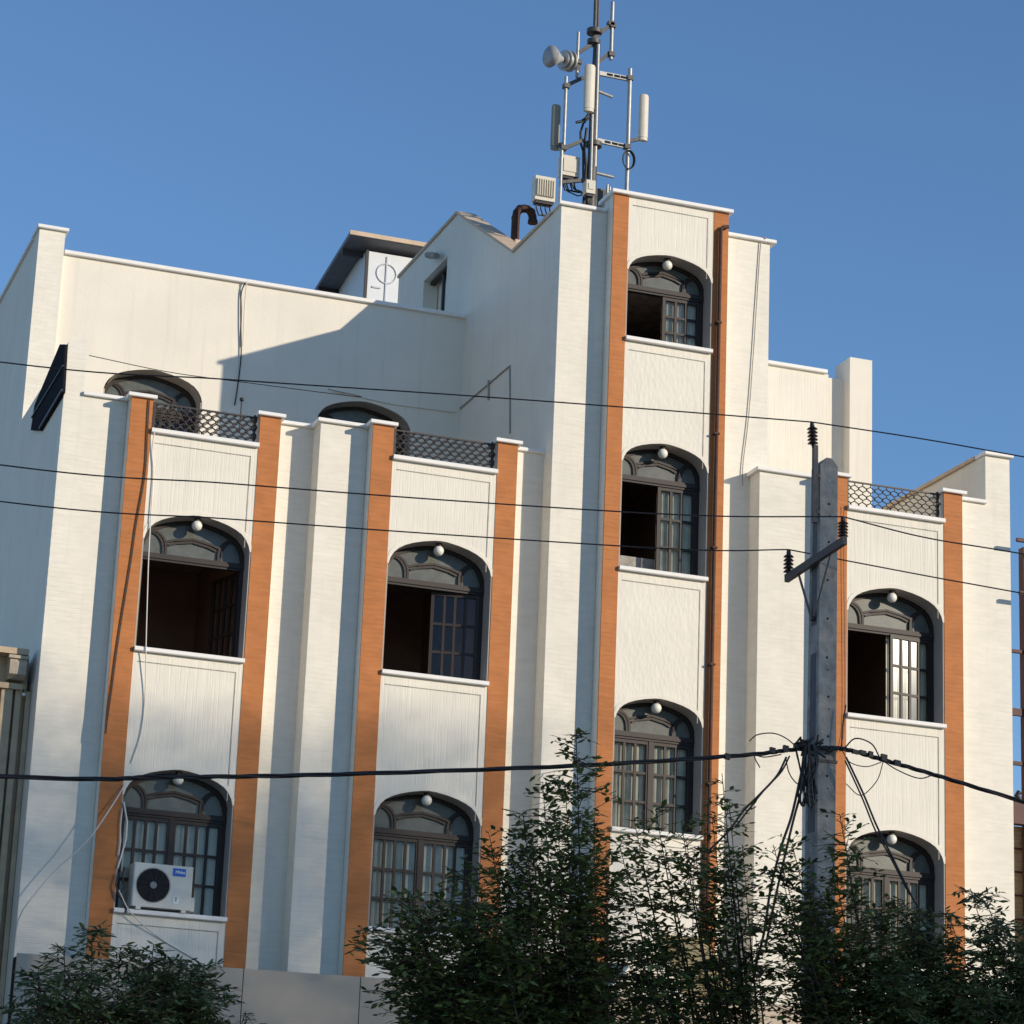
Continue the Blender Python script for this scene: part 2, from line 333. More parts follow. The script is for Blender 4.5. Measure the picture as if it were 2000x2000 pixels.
# right parapet wall running back, with its coping
wallbox(18.48, 18.86, Y4+.5, 37.4, 9.0, 12.19, M_plast); MB().box(18.44, 18.90, Y4+.5, 37.4, 12.192, 12.242).build('coping', M_tcop, B)
wallbox(18.50, 18.86, Y4+.5, 44, GZ, 9.0, M_plast)
# left side wall
wallbox(5.73, 5.98, Y1+.5, 37.5, GZ, 12.10, M_plast, 'side_wall'); 
wallbox(5.73, 5.98, 37.9, 41.5, GZ, 14.92, M_plast, 'side_wall'); MB().box(5.69, 6.02, 37.9, 41.5, 14.92, 14.97).build('coping', M_cope, B)
# tower
T0 = 15.16
pier(12.84, 13.06, Y3, T0); pier(14.33, 14.55, Y3, T0)
coping(12.80, 14.60, Y3-.055, Y3+.5, T0, .055)
wallbox(12.17, 12.84, Y3+.25, Y3+.499, GZ, 14.96); coping(12.13, 12.80, Y3+.20, Y3+.55, 14.96)
wallbox(14.55, 15.04, Y3+.245, Y3+.5, GZ, 14.93); wallbox(15.04, 15.29, Y3+.2452, Y3+.5, 10.9, 14.93)
coping(14.602, 15.37, Y3+.19, Y3+.55, 14.93)
MB().prismx([(Y3+.5, GZ), (41.2, GZ), (41.2, 16.58), (38.2, 16.58), (35.5, 14.96), (Y3+.5, 14.96)], 12.17, 12.40).build('side_wall', M_plast, B) if False else None
# tower side wall built of pieces around the two openings of the stair house
sw = MB(); yb, ye = Y3+.5, 41.2
sw.prismx([(yb, GZ), (38.62, GZ), (38.62, 16.58), (38.2, 16.58), (35.5, 14.96), (yb, 14.96)], 12.17, 12.40)
sw.box(12.17, 12.40, 38.62, 39.80, GZ, 14.95); sw.box(12.17, 12.40, 38.62, 39.80, 16.04, 16.58)
sw.box(12.17, 12.40, 39.80, 40.45, GZ, 16.58); sw.box(12.17, 12.40, 40.45, 41.10, GZ, 15.1); sw.box(12.17, 12.40, 40.45, 41.10, 15.55, 16.58)
sw.box(12.17, 12.40, 41.10, ye, GZ, 16.58); sw.build('side_wall', M_plast, B)
cp = MB()
for (ya, za), (yc, zc) in (((yb+.02, 14.96), (35.5, 14.96)), ((35.5, 14.96), (38.2, 16.58)), ((38.2, 16.58), (ye, 16.58))):
    cp.prismx([(ya, za+.002), (yc, zc+.002), (yc, zc+.05), (ya, za+.05)], 12.14, 12.45)
cp.build('coping', M_tcop, B)
wallbox(12.45, 12.9, 36.3, 36.5, 14.0, 15.45, M_plast); MB().box(12.45, 12.95, 36.25, 36.55, 15.45, 15.5).build('coping', M_tcop, B)
# stair-house window (open), dark frame
wn = MB().box(12.30, 12.34, 39.20, 39.26, 14.95, 16.04).box(12.30, 12.34, 38.64, 38.70, 14.95, 16.04).box(12.28, 12.36, 38.62, 39.80, 15.99, 16.04).box(12.28, 12.34, 38.62, 39.22, 15.0, 15.05)
wno = wn.build('window', M_wood, B); MB().box(12.35, 12.36, 38.65, 39.25, 14.96, 16.0).build('pane', M_glass, wno)
MB().box(12.42, 12.8, 39.2, 39.9, 14.9, 16.2).build('stair_wall', M_plast, B)
MB().tube([atx(835,498,12.05), atx(853,500,12.05)], .05, 10).sphere(atx(843,499,12.06), .085, 12, 8, .6).build('wall_lamp', M_conc, B)

# back storey (set back), with two arched openings
YB = 37.6; bz = 14.66
mb = MB(); mb.box(6.10, 6.85, YB, YB+.3, 10.2, bz).box(8.28, 9.985, YB, YB+.3, 10.2, bz).box(11.42, 12.17, YB, YB+.3, 10.2, bz)
for xl, xr in ((6.85, 8.28), (9.985, 11.42)):
    mb.prism([(xl, bz)]+arch(xl, xr, 12.76, 13.14)+[(xr, bz)], YB, YB+.3); mb.box(xl, xr, YB, YB+.3, 10.2, 11.35)
mb.build('back_wall', M_plast, B)
coping(6.125, 12.17, YB-.06, YB+.35, bz, .06)
wallbox(5.73, 6.10, YB-.10, YB+.3, GZ, 14.96); coping(5.70, 6.14, YB-.15, YB+.34, 14.96)
# right part of the back storey with its pillar
YR = 37.30; wallbox(15.29, 18.02, YR, YR+.3, 9.5, 14.60, M_comb, 'back_wall'); coping(15.29, 17.98, YR-.06, YR+.34, 14.60, .06)
wallbox(18.02, 18.28, YR, YR+.3, 9.5, 14.55, M_plast); wallbox(18.28, 18.66, YR-.22, YR+.3, 9.5, 14.86, M_plast)
# ledge casting the small triangle on the wing
MB().prism([(15.30,11.62),(15.62,11.62),(15.30,11.76)], Y4+.75, Y4+1.0).build('flashing', M_cope, B)
# roofs
MB().box(5.98, 12.17, Y1+.5, YB, 10.05, 10.2).box(12.4, 18.5, Y3+.5, YR, 10.05, 10.2).build('terrace', M_conc, B)
MB().box(5.98, 12.17, YB+.3, 44, 14.0, 14.2).box(12.4, 15.2, Y3+.5, 41.2, 14.0, 14.2).box(15.29, 18.4, YR+.3, 44, 13.9, 14.1).build('roof', M_conc, B)
wallbox(15.05, 15.29, Y3+.5, 44, 9.5, 14.6, M_plast)

# front panels between the piers
def panel(xl, xr, Y, bottom, top, mat, groove=True, ring=True):
    """bottom: number (flat) or (spring, apex) of the opening beneath; top: height of the sill above"""
    mb = MB()
    if isinstance(bottom, tuple):
        sp, ap = bottom; pts = arch(xl+.02, xr-.02, sp, ap)
        mb.prism([(xl, top), (xl, sp)]+pts+[(xr, sp), (xr, top)], Y+.008, Y+.30); zb = ap
    else: mb.prism([(xl, top), (xl, bottom), (xr, bottom), (xr, top)], Y+.008, Y+.30); zb = bottom
    p = mb.build('panel', mat, B)
    gm = MB()
    z1 = top-.13; z0 = zb+.02 if not isinstance(bottom, tuple) else bottom[0]+.05
    gm.box(xl+.06, xr-.10, Y+.003, Y+.007, z1, z1+.012); gm.box(xr-.10, xr-.088, Y+.003, Y+.0072, z0, z1+.012)
    if groove: gm.build('joint_line', M_conc, p)
    if isinstance(bottom, tuple) and ring:
        a0 = arch(xl+.02, xr-.02, sp, ap, .0); a1 = arch(xl+.02, xr-.02, sp, ap, .055)
        a1 = [(min(max(x, xl+.002), xr-.002), z) for x, z in a1]
        rg = MB(); n = len(a0); vs_ = []
        for (x0_, z0_), (x1_, z1_) in zip(a0, a1): vs_ += [(x0_, Y+.001, z0_), (x1_, Y+.001, z1_), (x0_, Y+.009, z0_), (x1_, Y+.009, z1_)]
        fs = []
        for i in range(n-1):
            q = i*4; fs += [(q, q+4, q+5, q+1), (q+1, q+5, q+7, q+3), (q, q+2, q+6, q+4)]
        rg.add(vs_, fs); rg.build('arch_moulding', M_plast, p)
    return p
wins = []      # xl, xr, Y, sill, spring, apex, state
for xl, xr, Y in ((6.845, 8.265, Y1), (9.985, 11.43, Y2), (16.23, 17.695, Y4)):
    panel(xl, xr, Y, 3.2, 4.87, M_comb); panel(xl, xr, Y, (6.33, 6.71), 8.15, M_comb); panel(xl, xr, Y, (9.62, 10.01), 11.02, M_comb)
    wins += [[xl, xr, Y, 4.87, 6.33, 6.71], [xl, xr, Y, 8.15, 9.62, 10.01]]
    coping(xl+.001, xr-.001, Y-.055, Y+.3, 11.022, .06, 'sill')
panel(13.06, 14.33, Y3, 3.2, 6.37, M_weave); panel(13.06, 14.33, Y3, (7.86, 8.18), 9.84, M_weave)
panel(13.06, 14.33, Y3, (11.36, 11.68), 13.06, M_weave); panel(13.06, 14.33, Y3, (14.09, 14.39), T0, M_comb)
wins += [[13.06, 14.33, Y3, 6.37, 7.86, 8.18], [13.06, 14.33, Y3, 9.84, 11.36, 11.68], [13.06, 14.33, Y3, 13.06, 14.09, 14.39]]
states = {(0,0):'closed', (0,1):'both', (1,0):'closed', (1,1):'left_ajar', (2,0):'closed', (2,1):'left_glare', (3,0):'closed', (3,1):'left', (3,2):'left'}
keys = [(0,0),(0,1),(1,0),(1,1),(2,0),(2,1),(3,0),(3,1),(3,2)]

def window(xl, xr, Y, zs, sp, ap, state, has_jamb=True, cols=4, rec=.27, curtain=True):
    win = bpy.data.objects
    a, b = xl+.02, xr-.02; yf = Y+rec; yr = yf+.06
    fr = MB(); ow = .05
    out = [(a, zs)]+arch(a, b, sp, ap)+[(b, zs)]; c = (a+b)/2
    inn = [(a+ow, zs+.03)]+[(x+(c-x)/max(abs(c-x), .001)*min(ow, abs(c-x)), z-ow) if abs(x-c) > (b-a)*.46 else (c+(x-c)*.93, z-ow) for x, z in arch(a, b, sp, ap)]+[(b-ow, zs+.03)]
    n = len(out); vs_ = []
    for (x0_, z0_), (x1_, z1_) in zip(out, inn): vs_ += [(x0_, yf, z0_), (x1_, yf, z1_), (x0_, yr, z0_), (x1_, yr, z1_)]
    fs = []
    for i in range(n-1):
        q = i*4; fs += [(q, q+4, q+5, q+1), (q+1, q+5, q+7, q+3), (q+2, q+3, q+7, q+6)]
    fr.add(vs_, fs)
    tb = sp-.20; tt = sp-.10                       # transom beam
    fr.box(a+.005, b-.005, yf-.012, yr+.005, tb, tt); fr.box(a+.01, b-.01, yf-.03, yf-.013, tb+.03, tt-.03)
    fr.box(a, b, yf-.004, yr, zs, zs+.04)
    W_ = b-a; h = ap-sp
    def poly(pts, wd=.028):
        for p, q in zip(pts[:-1], pts[1:]): fr.bar((p[0], yf+.01, p[1]), (q[0], yf+.01, q[1]), .03, wd, (0, 1, 0))
    xa, xb = a+.25*W_, b-.25*W_
    for sgn, xs, xe in ((1, xa, a), (-1, xb, b)):
        pts = []
        for t in np.linspace(0, 1, 8):
            ang = t*math.pi/2; pts.append((xs-sgn*(.13*W_)*(1-math.cos(ang)), tt+.08+(sp+h*.50-tt-.08)*math.sin(ang)))
        poly([(xs, tt)]+pts)
        poly([(xs-sgn*.03, tt)]+[(x-sgn*.035, z-.015) for x, z in pts[:-1]], .012)
    zc = tt+.17; poly([(xa, zc), (xa+.08*W_, zc+.035), (c, zc+.075), (xb-.08*W_, zc+.035), (xb, zc)])
    poly([(xa+.03, zc-.04), (xa+.1*W_, zc), (c, zc+.038), (xb-.1*W_, zc), (xb-.03, zc-.04)], .012)
    wo = fr.build('window', M_wood, B)
    # transom glass
    g = MB(); tp = [(x, z-.03) for x, z in arch(a+.03, b-.03, sp, ap)]
    g.prism([(a+.03, tt)]+tp+[(b-.03, tt)], yf+.03, yf+.036); g.build('transom_pane', M_frost, wo)
    # sashes
    def sash(x0, x1, side, ang):
        hx = x0 if side < 0 else x1; ca, sa = math.cos(ang), math.sin(ang)*(-side)
        def T(x, y, z):                              # swing inwards about the hinge
            dx, dy = x-hx, y-(yf+.02)
            if side < 0: return (hx+dx*ca-dy*math.sin(ang), yf+.02+dx*math.sin(ang)+dy*ca, z)
            return (hx+dx*ca+dy*math.sin(ang), yf+.02-dx*math.sin(ang)+dy*ca, z)
        z0, z1 = zs+.042, tb-.002; m = MB()
        def bx(xa_, xb_, ya_, yb_, za_, zb_):
            m.add([T(*q) for q in [(xa_,ya_,za_),(xb_,ya_,za_),(xb_,yb_,za_),(xa_,yb_,za_),(xa_,ya_,zb_),(xb_,ya_,zb_),(xb_,yb_,zb_),(xa_,yb_,zb_)]],
                  [(0,3,2,1),(4,5,6,7),(0,1,5,4),(1,2,6,5),(2,3,7,6),(3,0,4,7)])
        st = .042; y0_, y1_ = yf+.005, yf+.045
        bx(x0, x0+st, y0_, y1_, z0, z1); bx(x1-st, x1, y0_, y1_, z0, z1); bx(x0+st, x1-st, y0_, y1_, z0, z0+.05); bx(x0+st, x1-st, y0_, y1_, z1-.045, z1)
        iw = x1-x0-2*st; bw = .034
        for k in range(1, cols): 
            xc = x0+st+iw*k/cols; bx(xc-bw/2, xc+bw/2, y0_+.006, y1_-.004, z0+.05, z1-.045)
        for k in (1, 2):
            zc_ = z0+.05+(z1-z0-.095)*k/3; bx(x0+st, x1-st, y0_+.009, y1_-.008, zc_-.017, zc_+.017)
        so_ = m.build('sash', M_wood, wo)
        p = MB(); p.add([T(x0+st, yf+.028, z0+.04), T(x1-st, yf+.028, z0+.04), T(x1-st, yf+.028, z1-.04), T(x0+st, yf+.028, z1-.04)], [(0,1,2,3)])
        p.build('pane', M_glass, wo)
    mid = c; la = ra = 0.0
    if state == 'both': la, ra = math.radians(96), math.radians(72)
    if state.startswith('left'): la = math.radians(97)
    if state == 'left_ajar': ra = math.radians(9)
    if state == 'left_glare': ra = math.radians(-7.3)
    sash(a+ow, mid-.012, -1, la); sash(mid+.012, b-ow, 1, ra)
    if state == 'closed': 
        MB().box(mid-.03, mid+.03, yf-.006, yf+.004, zs+.04, tb).build('astragal', M_wood, wo)
    # curtains
    if curtain and state != 'both':
        cx0 = a+.03 if state == 'closed' else mid+.03; cu = MB(); N_ = 60; vs_ = []
        oy = .22 if state == 'left_ajar' else .085
        for i in range(N_+1):
            x = cx0+(b-.03-cx0)*i/N_; dy = .018*math.sin(i*1.35+xl)+.012*math.sin(i*.53)
            vs_ += [(x, yf+oy+dy, zs+.02), (x, yf+oy+dy*.6, tb+.05)]
        cu.add(vs_, [(2*i, 2*i+2, 2*i+3, 2*i+1) for i in range(N_)], True)
        if state != 'left_ajar': cu.build('curtain', M_curt, wo)
    # dim room behind
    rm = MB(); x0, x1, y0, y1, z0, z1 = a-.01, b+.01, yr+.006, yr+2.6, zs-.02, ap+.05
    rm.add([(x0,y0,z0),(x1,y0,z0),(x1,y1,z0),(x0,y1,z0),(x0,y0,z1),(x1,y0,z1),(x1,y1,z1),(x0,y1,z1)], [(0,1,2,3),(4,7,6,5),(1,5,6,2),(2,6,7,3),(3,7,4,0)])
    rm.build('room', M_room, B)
    # jamb liners and soffit
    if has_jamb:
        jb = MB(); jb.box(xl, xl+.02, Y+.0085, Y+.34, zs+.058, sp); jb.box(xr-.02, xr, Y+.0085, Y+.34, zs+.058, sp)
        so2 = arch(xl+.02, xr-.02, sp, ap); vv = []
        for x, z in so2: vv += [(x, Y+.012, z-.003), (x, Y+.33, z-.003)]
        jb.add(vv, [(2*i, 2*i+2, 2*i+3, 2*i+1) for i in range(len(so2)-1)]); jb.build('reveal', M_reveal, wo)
        sl_ = MB(); e = .008; y0_, y1_ = Y-.055, yf-.006
        sl_.prismx([(y0_, zs+e+.002), (y0_+e, zs+.002), (y1_, zs+.002), (y1_, zs+.058), (y0_+e, zs+.058), (y0_, zs+.058-e)], xl+.001, xr-.001)
        sl_.build('sill', M_cope, wo)
    return wo
for (xl, xr, Y, zs, sp, ap), k in zip(wins, keys):
    window(xl, xr, Y, zs+.0, sp, ap, states[k], cols=3 if k[0] == 3 else 4)
for xl, xr in ((6.85, 8.28), (9.985, 11.42)):
    window(xl, xr, YB, 11.35, 12.76, 13.14, 'closed', cols=4, curtain=False)

# balcony railings: pairs of wavy bars
def railing(xl, xr, Y, z0, z1, heavy=False):
    mb = MB(); n = 24; p = (xr-xl)/n
    mb.box(xl, xr, Y-.012, Y+.012, z1-.02, z1); mb.box(xl, xr, Y-.01, Y+.01, z0+.02, z0+.038)
    for i in range(n+1):
        x = xl+i*p; pts = []
        for t in np.linspace(0, 1, 25):
            z = z0+.03+(z1-z0-.04)*t; s = max(-.95, min(.95, 1.7*math.sin(t*math.pi*6)))*(1 if i % 2 else -1)
            pts.append((min(max(x+s*p*.48, xl+.01), xr-.01), Y+.004*(1 if i % 2 else -1), z))
        mb.tube(pts, .0095 if heavy else .008, 6)
        if heavy and i < n: mb.tube([(q[0]+p*.5, q[1]+.03, q[2]) for q in pts if q[0]+p*.5 < xr-.01][:25], .007, 5)
    mb.box(xl+.01, xl+.04, Y-.02, Y+.015, z0, z1+.02); mb.box(xr-.05, xr-.02, Y-.02, Y+.015, z0, z1+.02)
    mb.box(xl, xl+.05, Y-.04, Y-.02, z0-.01, z0+.01); mb.box(xr-.05, xr, Y-.04, Y-.02, z0+.22, z0+.24)
    mb.build('railing', M_iron, B)
    return
for xl, xr, Y in ((6.86, 8.25, Y1), (10.0, 11.42, Y2), (16.24, 17.68, Y4)): railing(xl, xr, Y+.10, 11.085, 11.47, Y > 33.2)

_c = crop(0, 400, 700); _q = at(*_c(1303, 1050), 34.6); MB().sphere(_q, .03, 12, 8).tube([_q, _q-Vector((0,0,.45))], .009, 6).build('garden_light', M_black, label='thin black rod with a round tip behind the leftmost balcony railing', cat='garden light')
# conduit on the tower's side wall and along the back wall
n2 = crop(550, 350, 700)
mb = MB(); xx = 12.155
mb.tube([atx(*n2(950,1350),xx), atx(*n2(950,1245),xx), atx(*n2(1230,1005),xx), atx(*n2(1230,1370),xx)], .012, 6)
mb.tube([atx(*n2(1115,1085),xx), atx(*n2(1115,1190),xx)], .016, 6)
mb.build('conduit', M_reveal, B)
mb = MB(); mb.tube([at(*n2(270,1140),YB-.02), at(*n2(600,1212),YB-.02), at(*n2(940,1256),YB-.02)], .010, 6); mb.build('conduit', M_plast, B)
# drain pipe on the tower's right pier
z4 = crop(1100, 350, 600)
p0 = at(*z4(1038,300), Y3-.04); p1 = at(*z4(992,300), Y3-.05)
mb = MB(); mb.tube([p0, p1+Vector((.03,0,0)), p1+Vector((0,0,-.03)), Vector((p1.x-.01, Y3-.05, 9.5)), Vector((p1.x-.01, Y3-.05, 3.5))], .027, 8)
for z in (13.5, 11.9, 10.3, 8.7, 7.1, 5.5): mb.box(p1.x-.045, p1.x+.03, Y3-.085, Y3, z, z+.025)
mb.build('drain_pipe', M_rust, B)
# fascia of beige sheets above the shops
def fasc(x): return 33.83-.105*(x-5.73)
Bf = 4.27
xs = [5.70, 7.02, 8.42, 9.86, 11.3, 12.74, 14.18, 15.62, 17.06, 18.5, 18.92]
for xa, xb in zip(xs[:-1], xs[1:]):
    MB().prismz([(xa+.006, fasc(xa)), (xb-.006, fasc(xb)), (xb-.006, fasc(xb)+.06), (xa+.006, fasc(xa)+.06)], 2.4, Bf).build('fascia_sheet', M_tan, B)
MB().prismz([(5.72, fasc(5.72)+.065), (18.9, fasc(18.9)+.065), (18.9, 34.2), (5.72, 34.2)], 2.42, Bf-.02).build('fascia_box', M_hole, B)
MB().box(6.3, 18.6, 33.7, 33.75, GZ+.1, 2.4).build('shopfront', M_hole, B)
mb = MB(); mb.prismx([(31.6, 4.35), (32.55, 4.95), (32.55, 5.0), (31.6, 4.4)], 13.35, 14.05)
mb.box(13.35, 14.05, 31.6, 31.62, 4.15, 4.36)
mb.build('awning', M_awn, label='small yellow awning half hidden behind the trees', cat='awning')
# short shadow-casting steel stubs of the neighbour are built with it

# ------------------------------------------------------------------ globe lamps in the arches
def lamp(x, Y, z, label, src=None):
    if src is None:
        t = thing('globe_lamp', (x, Y, z), label, 'lamp', 'white globe lamps under the window arches')
        MB().sphere((x, Y, z), .068, 20, 14).build('globe', M_globe, t); MB().cyl((x, Y, z+.05), (x, Y, z+.10), .04, 12).build('lamp_base', M_iron, t); return t
    return clone(src, Vector((x, Y, z))-ORG[src.name], label)
lsrc = None
LL = [(7.555, Y1, 6.71, 'globe lamp in the arch above the window with the air conditioner'), (7.555, Y1, 10.01, 'globe lamp in the arch of the wide open window at far left'),
      (10.71, Y2, 6.71, 'globe lamp in the lower arch of the second window column, above the trees'), (10.71, Y2, 10.01, 'globe lamp in the upper arch of the second window column'),
      (16.96, Y4, 6.71, 'globe lamp in the lower arch right of the concrete pole'), (16.96, Y4, 10.01, 'globe lamp in the upper arch right of the concrete pole, over the brightly glinting window'),
      (13.695, Y3, 8.18, 'globe lamp in the lowest arch of the tall narrow tower'), (13.695, Y3, 11.68, 'globe lamp in the middle arch of the tall narrow tower'),
      (13.695, Y3, 14.39, 'globe lamp in the topmost arch of the tall narrow tower')]
for x, Y, ap, lb in LL:
    o = lamp(x, Y+.11, ap-.105, lb, lsrc); lsrc = lsrc or o

# ------------------------------------------------------------------ air conditioner
ac = thing('air_conditioner', (7.42, Y1+.05, 4.93), 'cream outdoor air conditioner unit with round black fan on the window ledge', 'air conditioner')
ax0, ax1, az0, az1, ay0, ay1 = 7.045, 7.79, 4.965, 5.50, Y1-.075, Y1+.20
mb = MB(); e = .015
mb.prismz([(ax0+e,ay0),(ax1-e,ay0),(ax1,ay0+e),(ax1,ay1),(ax0,ay1),(ax0,ay0+e)], az0, az1); mb.box(ax1-.001, ax1+.055, ay0+.06, ay1-.02, az0, az0+.17)
mb.box(ax0+.06, ax0+.12, ay0, ay1, 4.928, az0); mb.box(ax1-.12, ax1-.06, ay0, ay1, 4.928, az0); cas = mb.build('casing', M_ac, ac)
fc = Vector((7.30, ay0, 5.235)); mb = MB()
mb.cyl(fc+Vector((0,-.004,0)), fc+Vector((0,.003,0)), .205, 40); mb.build('fan_opening', M_hole, ac)
mb = MB()
for r in np.linspace(.03, .212, 12): mb.tube([fc+Vector((r*math.cos(t), -.014, r*math.sin(t))) for t in np.linspace(0, 2*math.pi, 33)], .0022, 4, False)
for t in np.linspace(0, 2*math.pi, 13)[:-1]: mb.tube([fc+Vector((.03*math.cos(t), -.012, .03*math.sin(t))), fc+Vector((.212*math.cos(t+.35), -.012, .212*math.sin(t+.35)))], .003, 4)
mb.build('fan_grille', nmat('dark_grille', (.035,.035,.045), .5), ac)
MB().cyl(fc+Vector((0,-.02,0)), fc+Vector((0,-.008,0)), .042, 20).build('fan_hub', nmat('hub_grey', (.2,.21,.22), .4), ac)
bd = MB().box(7.535, 7.695, ay0-.006, ay0-.0005, 5.372, 5.468).build('badge', M_blue, ac)
MB().box(7.56, 7.63, ay0-.004, ay0-.0005, 5.03, 5.12).build('sticker', M_wtxt, ac); MB().box(7.585, 7.605, ay0-.006, ay0-.0042, 5.06, 5.11).box(7.572, 7.618, ay0-.0062, ay0-.0043, 5.10, 5.112).build('sticker_print', M_conc, ac)
cu = bpy.data.curves.new('badge_text', 'FONT'); cu.body = 'Midea'; cu.size = .052; cu.align_x = 'CENTER'; cu.align_y = 'CENTER'; cu.shear = .25; cu.offset = .0008
to = bpy.data.objects.new('tmp', cu); C.objects.link(to); bpy.context.view_layer.update()
tm = bpy.data.meshes.new_from_object(to.evaluated_get(bpy.context.evaluated_depsgraph_get())); bpy.data.objects.remove(to)
mb = MB(); mb.add([(7.622+v.co.x, ay0-.0085, 5.420+v.co.y) for v in tm.vertices], [tuple(p.vertices) for p in tm.polygons]); mb.build('badge_text', M_wtxt, bd)
c6 = crop(200, 1480, 300, 1811)
mb = MB(); mb.tube([at(*c6(x,y), Y1-.02) for x, y in [(250,520),(265,600),(290,760),(280,950),(225,1150),(180,1300)]], .012, 6)
mb.tube([at(*c6(x,y), Y1-.03) for x, y in [(235,600),(210,800),(215,980),(190,1150)]], .008, 6)
mb.build('refrigerant_pipe', M_wcab, ac)
mb = MB(); mb.tube([at(*c6(x,y), Y1-.06) for x, y in [(200,1350),(160,1500),(190,1620),(260,1700),(280,1790),(270,1830)]], .012, 6)
mb.tube([at(*c6(x,y), Y1-.05) for x, y in [(260,1290),(230,1400),(265,1520),(210,1600)]], .012, 6); mb.build('cable', M_black, ac)

# ------------------------------------------------------------------ things on the roof
sh = thing('rooftop_shed', (12.4, 43, 14.2), 'small white rooftop shed with an overhanging grey sheet roof', 'shed')
MB().box(11.83, 13.4, 42.0, 45.0, 14.2, 17.30).build('wall', M_shed, sh)
MB().box(11.81, 11.86, 41.96, 41.998, 14.2, 17.3).build('corner_post', M_iron, sh)
mb = MB(); mb.prismx([(41.75, 17.42), (45.6, 16.9), (45.6, 16.95), (41.75, 17.50)], 11.46, 13.5); mb.build('roof', M_shroof, sh)
mb = MB(); mb.box(11.45, 13.5, 41.72, 41.75, 17.43, 17.505); mb.build('eaves_trim', M_tcop, sh)
for y in (42.2, 43.6, 45.0): MB().box(11.47, 11.83, y, y+.06, 17.28-(y-42)*.13, 17.38-(y-42)*.13).build('rafter', M_iron, sh)
sc_ = n2(565, 510); cc = at(*sc_, 41.99); mb = MB()
mb.tube([cc+Vector((.17*math.cos(t), 0, .17*math.sin(t))) for t in np.linspace(0, 2*math.pi, 29)], .012, 4, False)
mb.box(cc.x-.012, cc.x+.012, 41.98, 41.995, 16.4, 17.25); mb.box(11.95, 12.10, 41.98, 41.995, cc.z-.28, cc.z-.25)
mb.build('wall_drawing', nmat('pale_grey_paint', (.58,.60,.62), .7), sh)

fl = MB(); q = [atx(*n2(x, y), 12.75) for x, y in [(1255,372),(1262,300),(1262,215)]]
b0 = at(*n2(1255,372), 36.6); b1 = at(*n2(1262,210), 36.6); yq = 36.6
pts = [b0+Vector((0,0,-.6)), b1]
top = [at(*n2(x, y), yq) for x, y in [(1268,180),(1285,162),(1305,158),(1328,162),(1345,178),(1352,200),(1354,222)]]
mb = MB(); mb.tube(pts+top, .062, 14); 
for p in (top[1], top[4], b1): mb.sphere(p, .068, 12, 8)
mb.cyl(top[-1], top[-1]+Vector((0,0,-.05)), .075, 14)
mb.build('flue_pipe', M_rust, label='rusty brown gooseneck flue pipe on the roof', cat='flue pipe')

sg = MB(); sx = 5.69
P4 = [atx(*crop(0,400,700)(x, y), sx) for x, y in [(352,752),(322,752),(185,1080),(165,1215),(215,1217),(338,1010)]]
vs_ = [(sx, p.y, p.z) for p in P4]+[(5.725, p.y, p.z) for p in P4]; n = 6
sg.add(vs_, [tuple(range(n)), tuple(range(2*n-1, n-1, -1))]+[(i, i+n, (i+1) % n+n, (i+1) % n) for i in range(n)])
st = thing('side_sign', (5.6, 35, 11.4), 'long black sign panel fixed on the shaded side wall at far left', 'sign')
sg.build('sign_panel', M_sign, st)
mb = MB(); a_, b_ = P4[2].lerp(P4[3], .5), P4[0].lerp(P4[5], .45)
mb.bar((sx-.01, a_.y, a_.z), (sx-.01, b_.y, b_.z), .02, .02); mb.bar((sx-.01, P4[4].y, P4[4].z+.03), (sx-.01, P4[5].y, P4[5].z+.03), .02, .03); mb.build('sign_rail', M_iron, st)

# ------------------------------------------------------------------ antenna mast
YM = 36.0; z3 = crop(1000, 0, 400, 1840)
def m3(x, y, dy=0.0): return at(*z3(x, y), YM+dy)
def vert(xy0, xy1, r, dy=0.0, n=8):                 # a true vertical pipe through the upper point
    a = m3(*xy1, dy); b = m3(*xy0, dy); return [a, Vector((a.x, a.y, b.z))], r, n
mast = thing('antenna_mast', (12.55, 36.2, 14.2), 'grey steel antenna mast with crossing arms on the roof above the tower', 'antenna mast')
def tb(mb, pts, r, n=8): mb.tube(pts, r, n); return mb
b_ = m3(690, 1900); xm = b_.x
t_ = m3(752, 0)
mm = MB(); mm.tube([Vector((xm+.02, YM, 14.2)), Vector((xm+.03, YM, m3(730,1030).z)), Vector((xm+.04, YM, m3(740,400).z))], [.085, .07, .055], 12)
mm.tube([m3(740,400), m3(755,-120)], .028, 8); mm.tube([m3(770,300,.05), m3(780,-100,.05)], .016, 6)
mm.build('mast_pole', M_dgalv, mast)
mb = MB(); mb.tube([m3(705,1700,-.12), m3(722,1030,-.12)], .022, 8); mb.tube([m3(745,1500,-.05), m3(775,400,-.05)], .028, 8); mb.build('feeder_channel', M_galv, mast)
for q_, r_ in ((m3(740,285), .115), (m3(735,380), .10), (m3(735,1300), .12)): MB().cyl(q_-Vector((0,0,.035)), q_+Vector((0,0,.035)), r_, 16).build('flange', M_dgalv, mast)

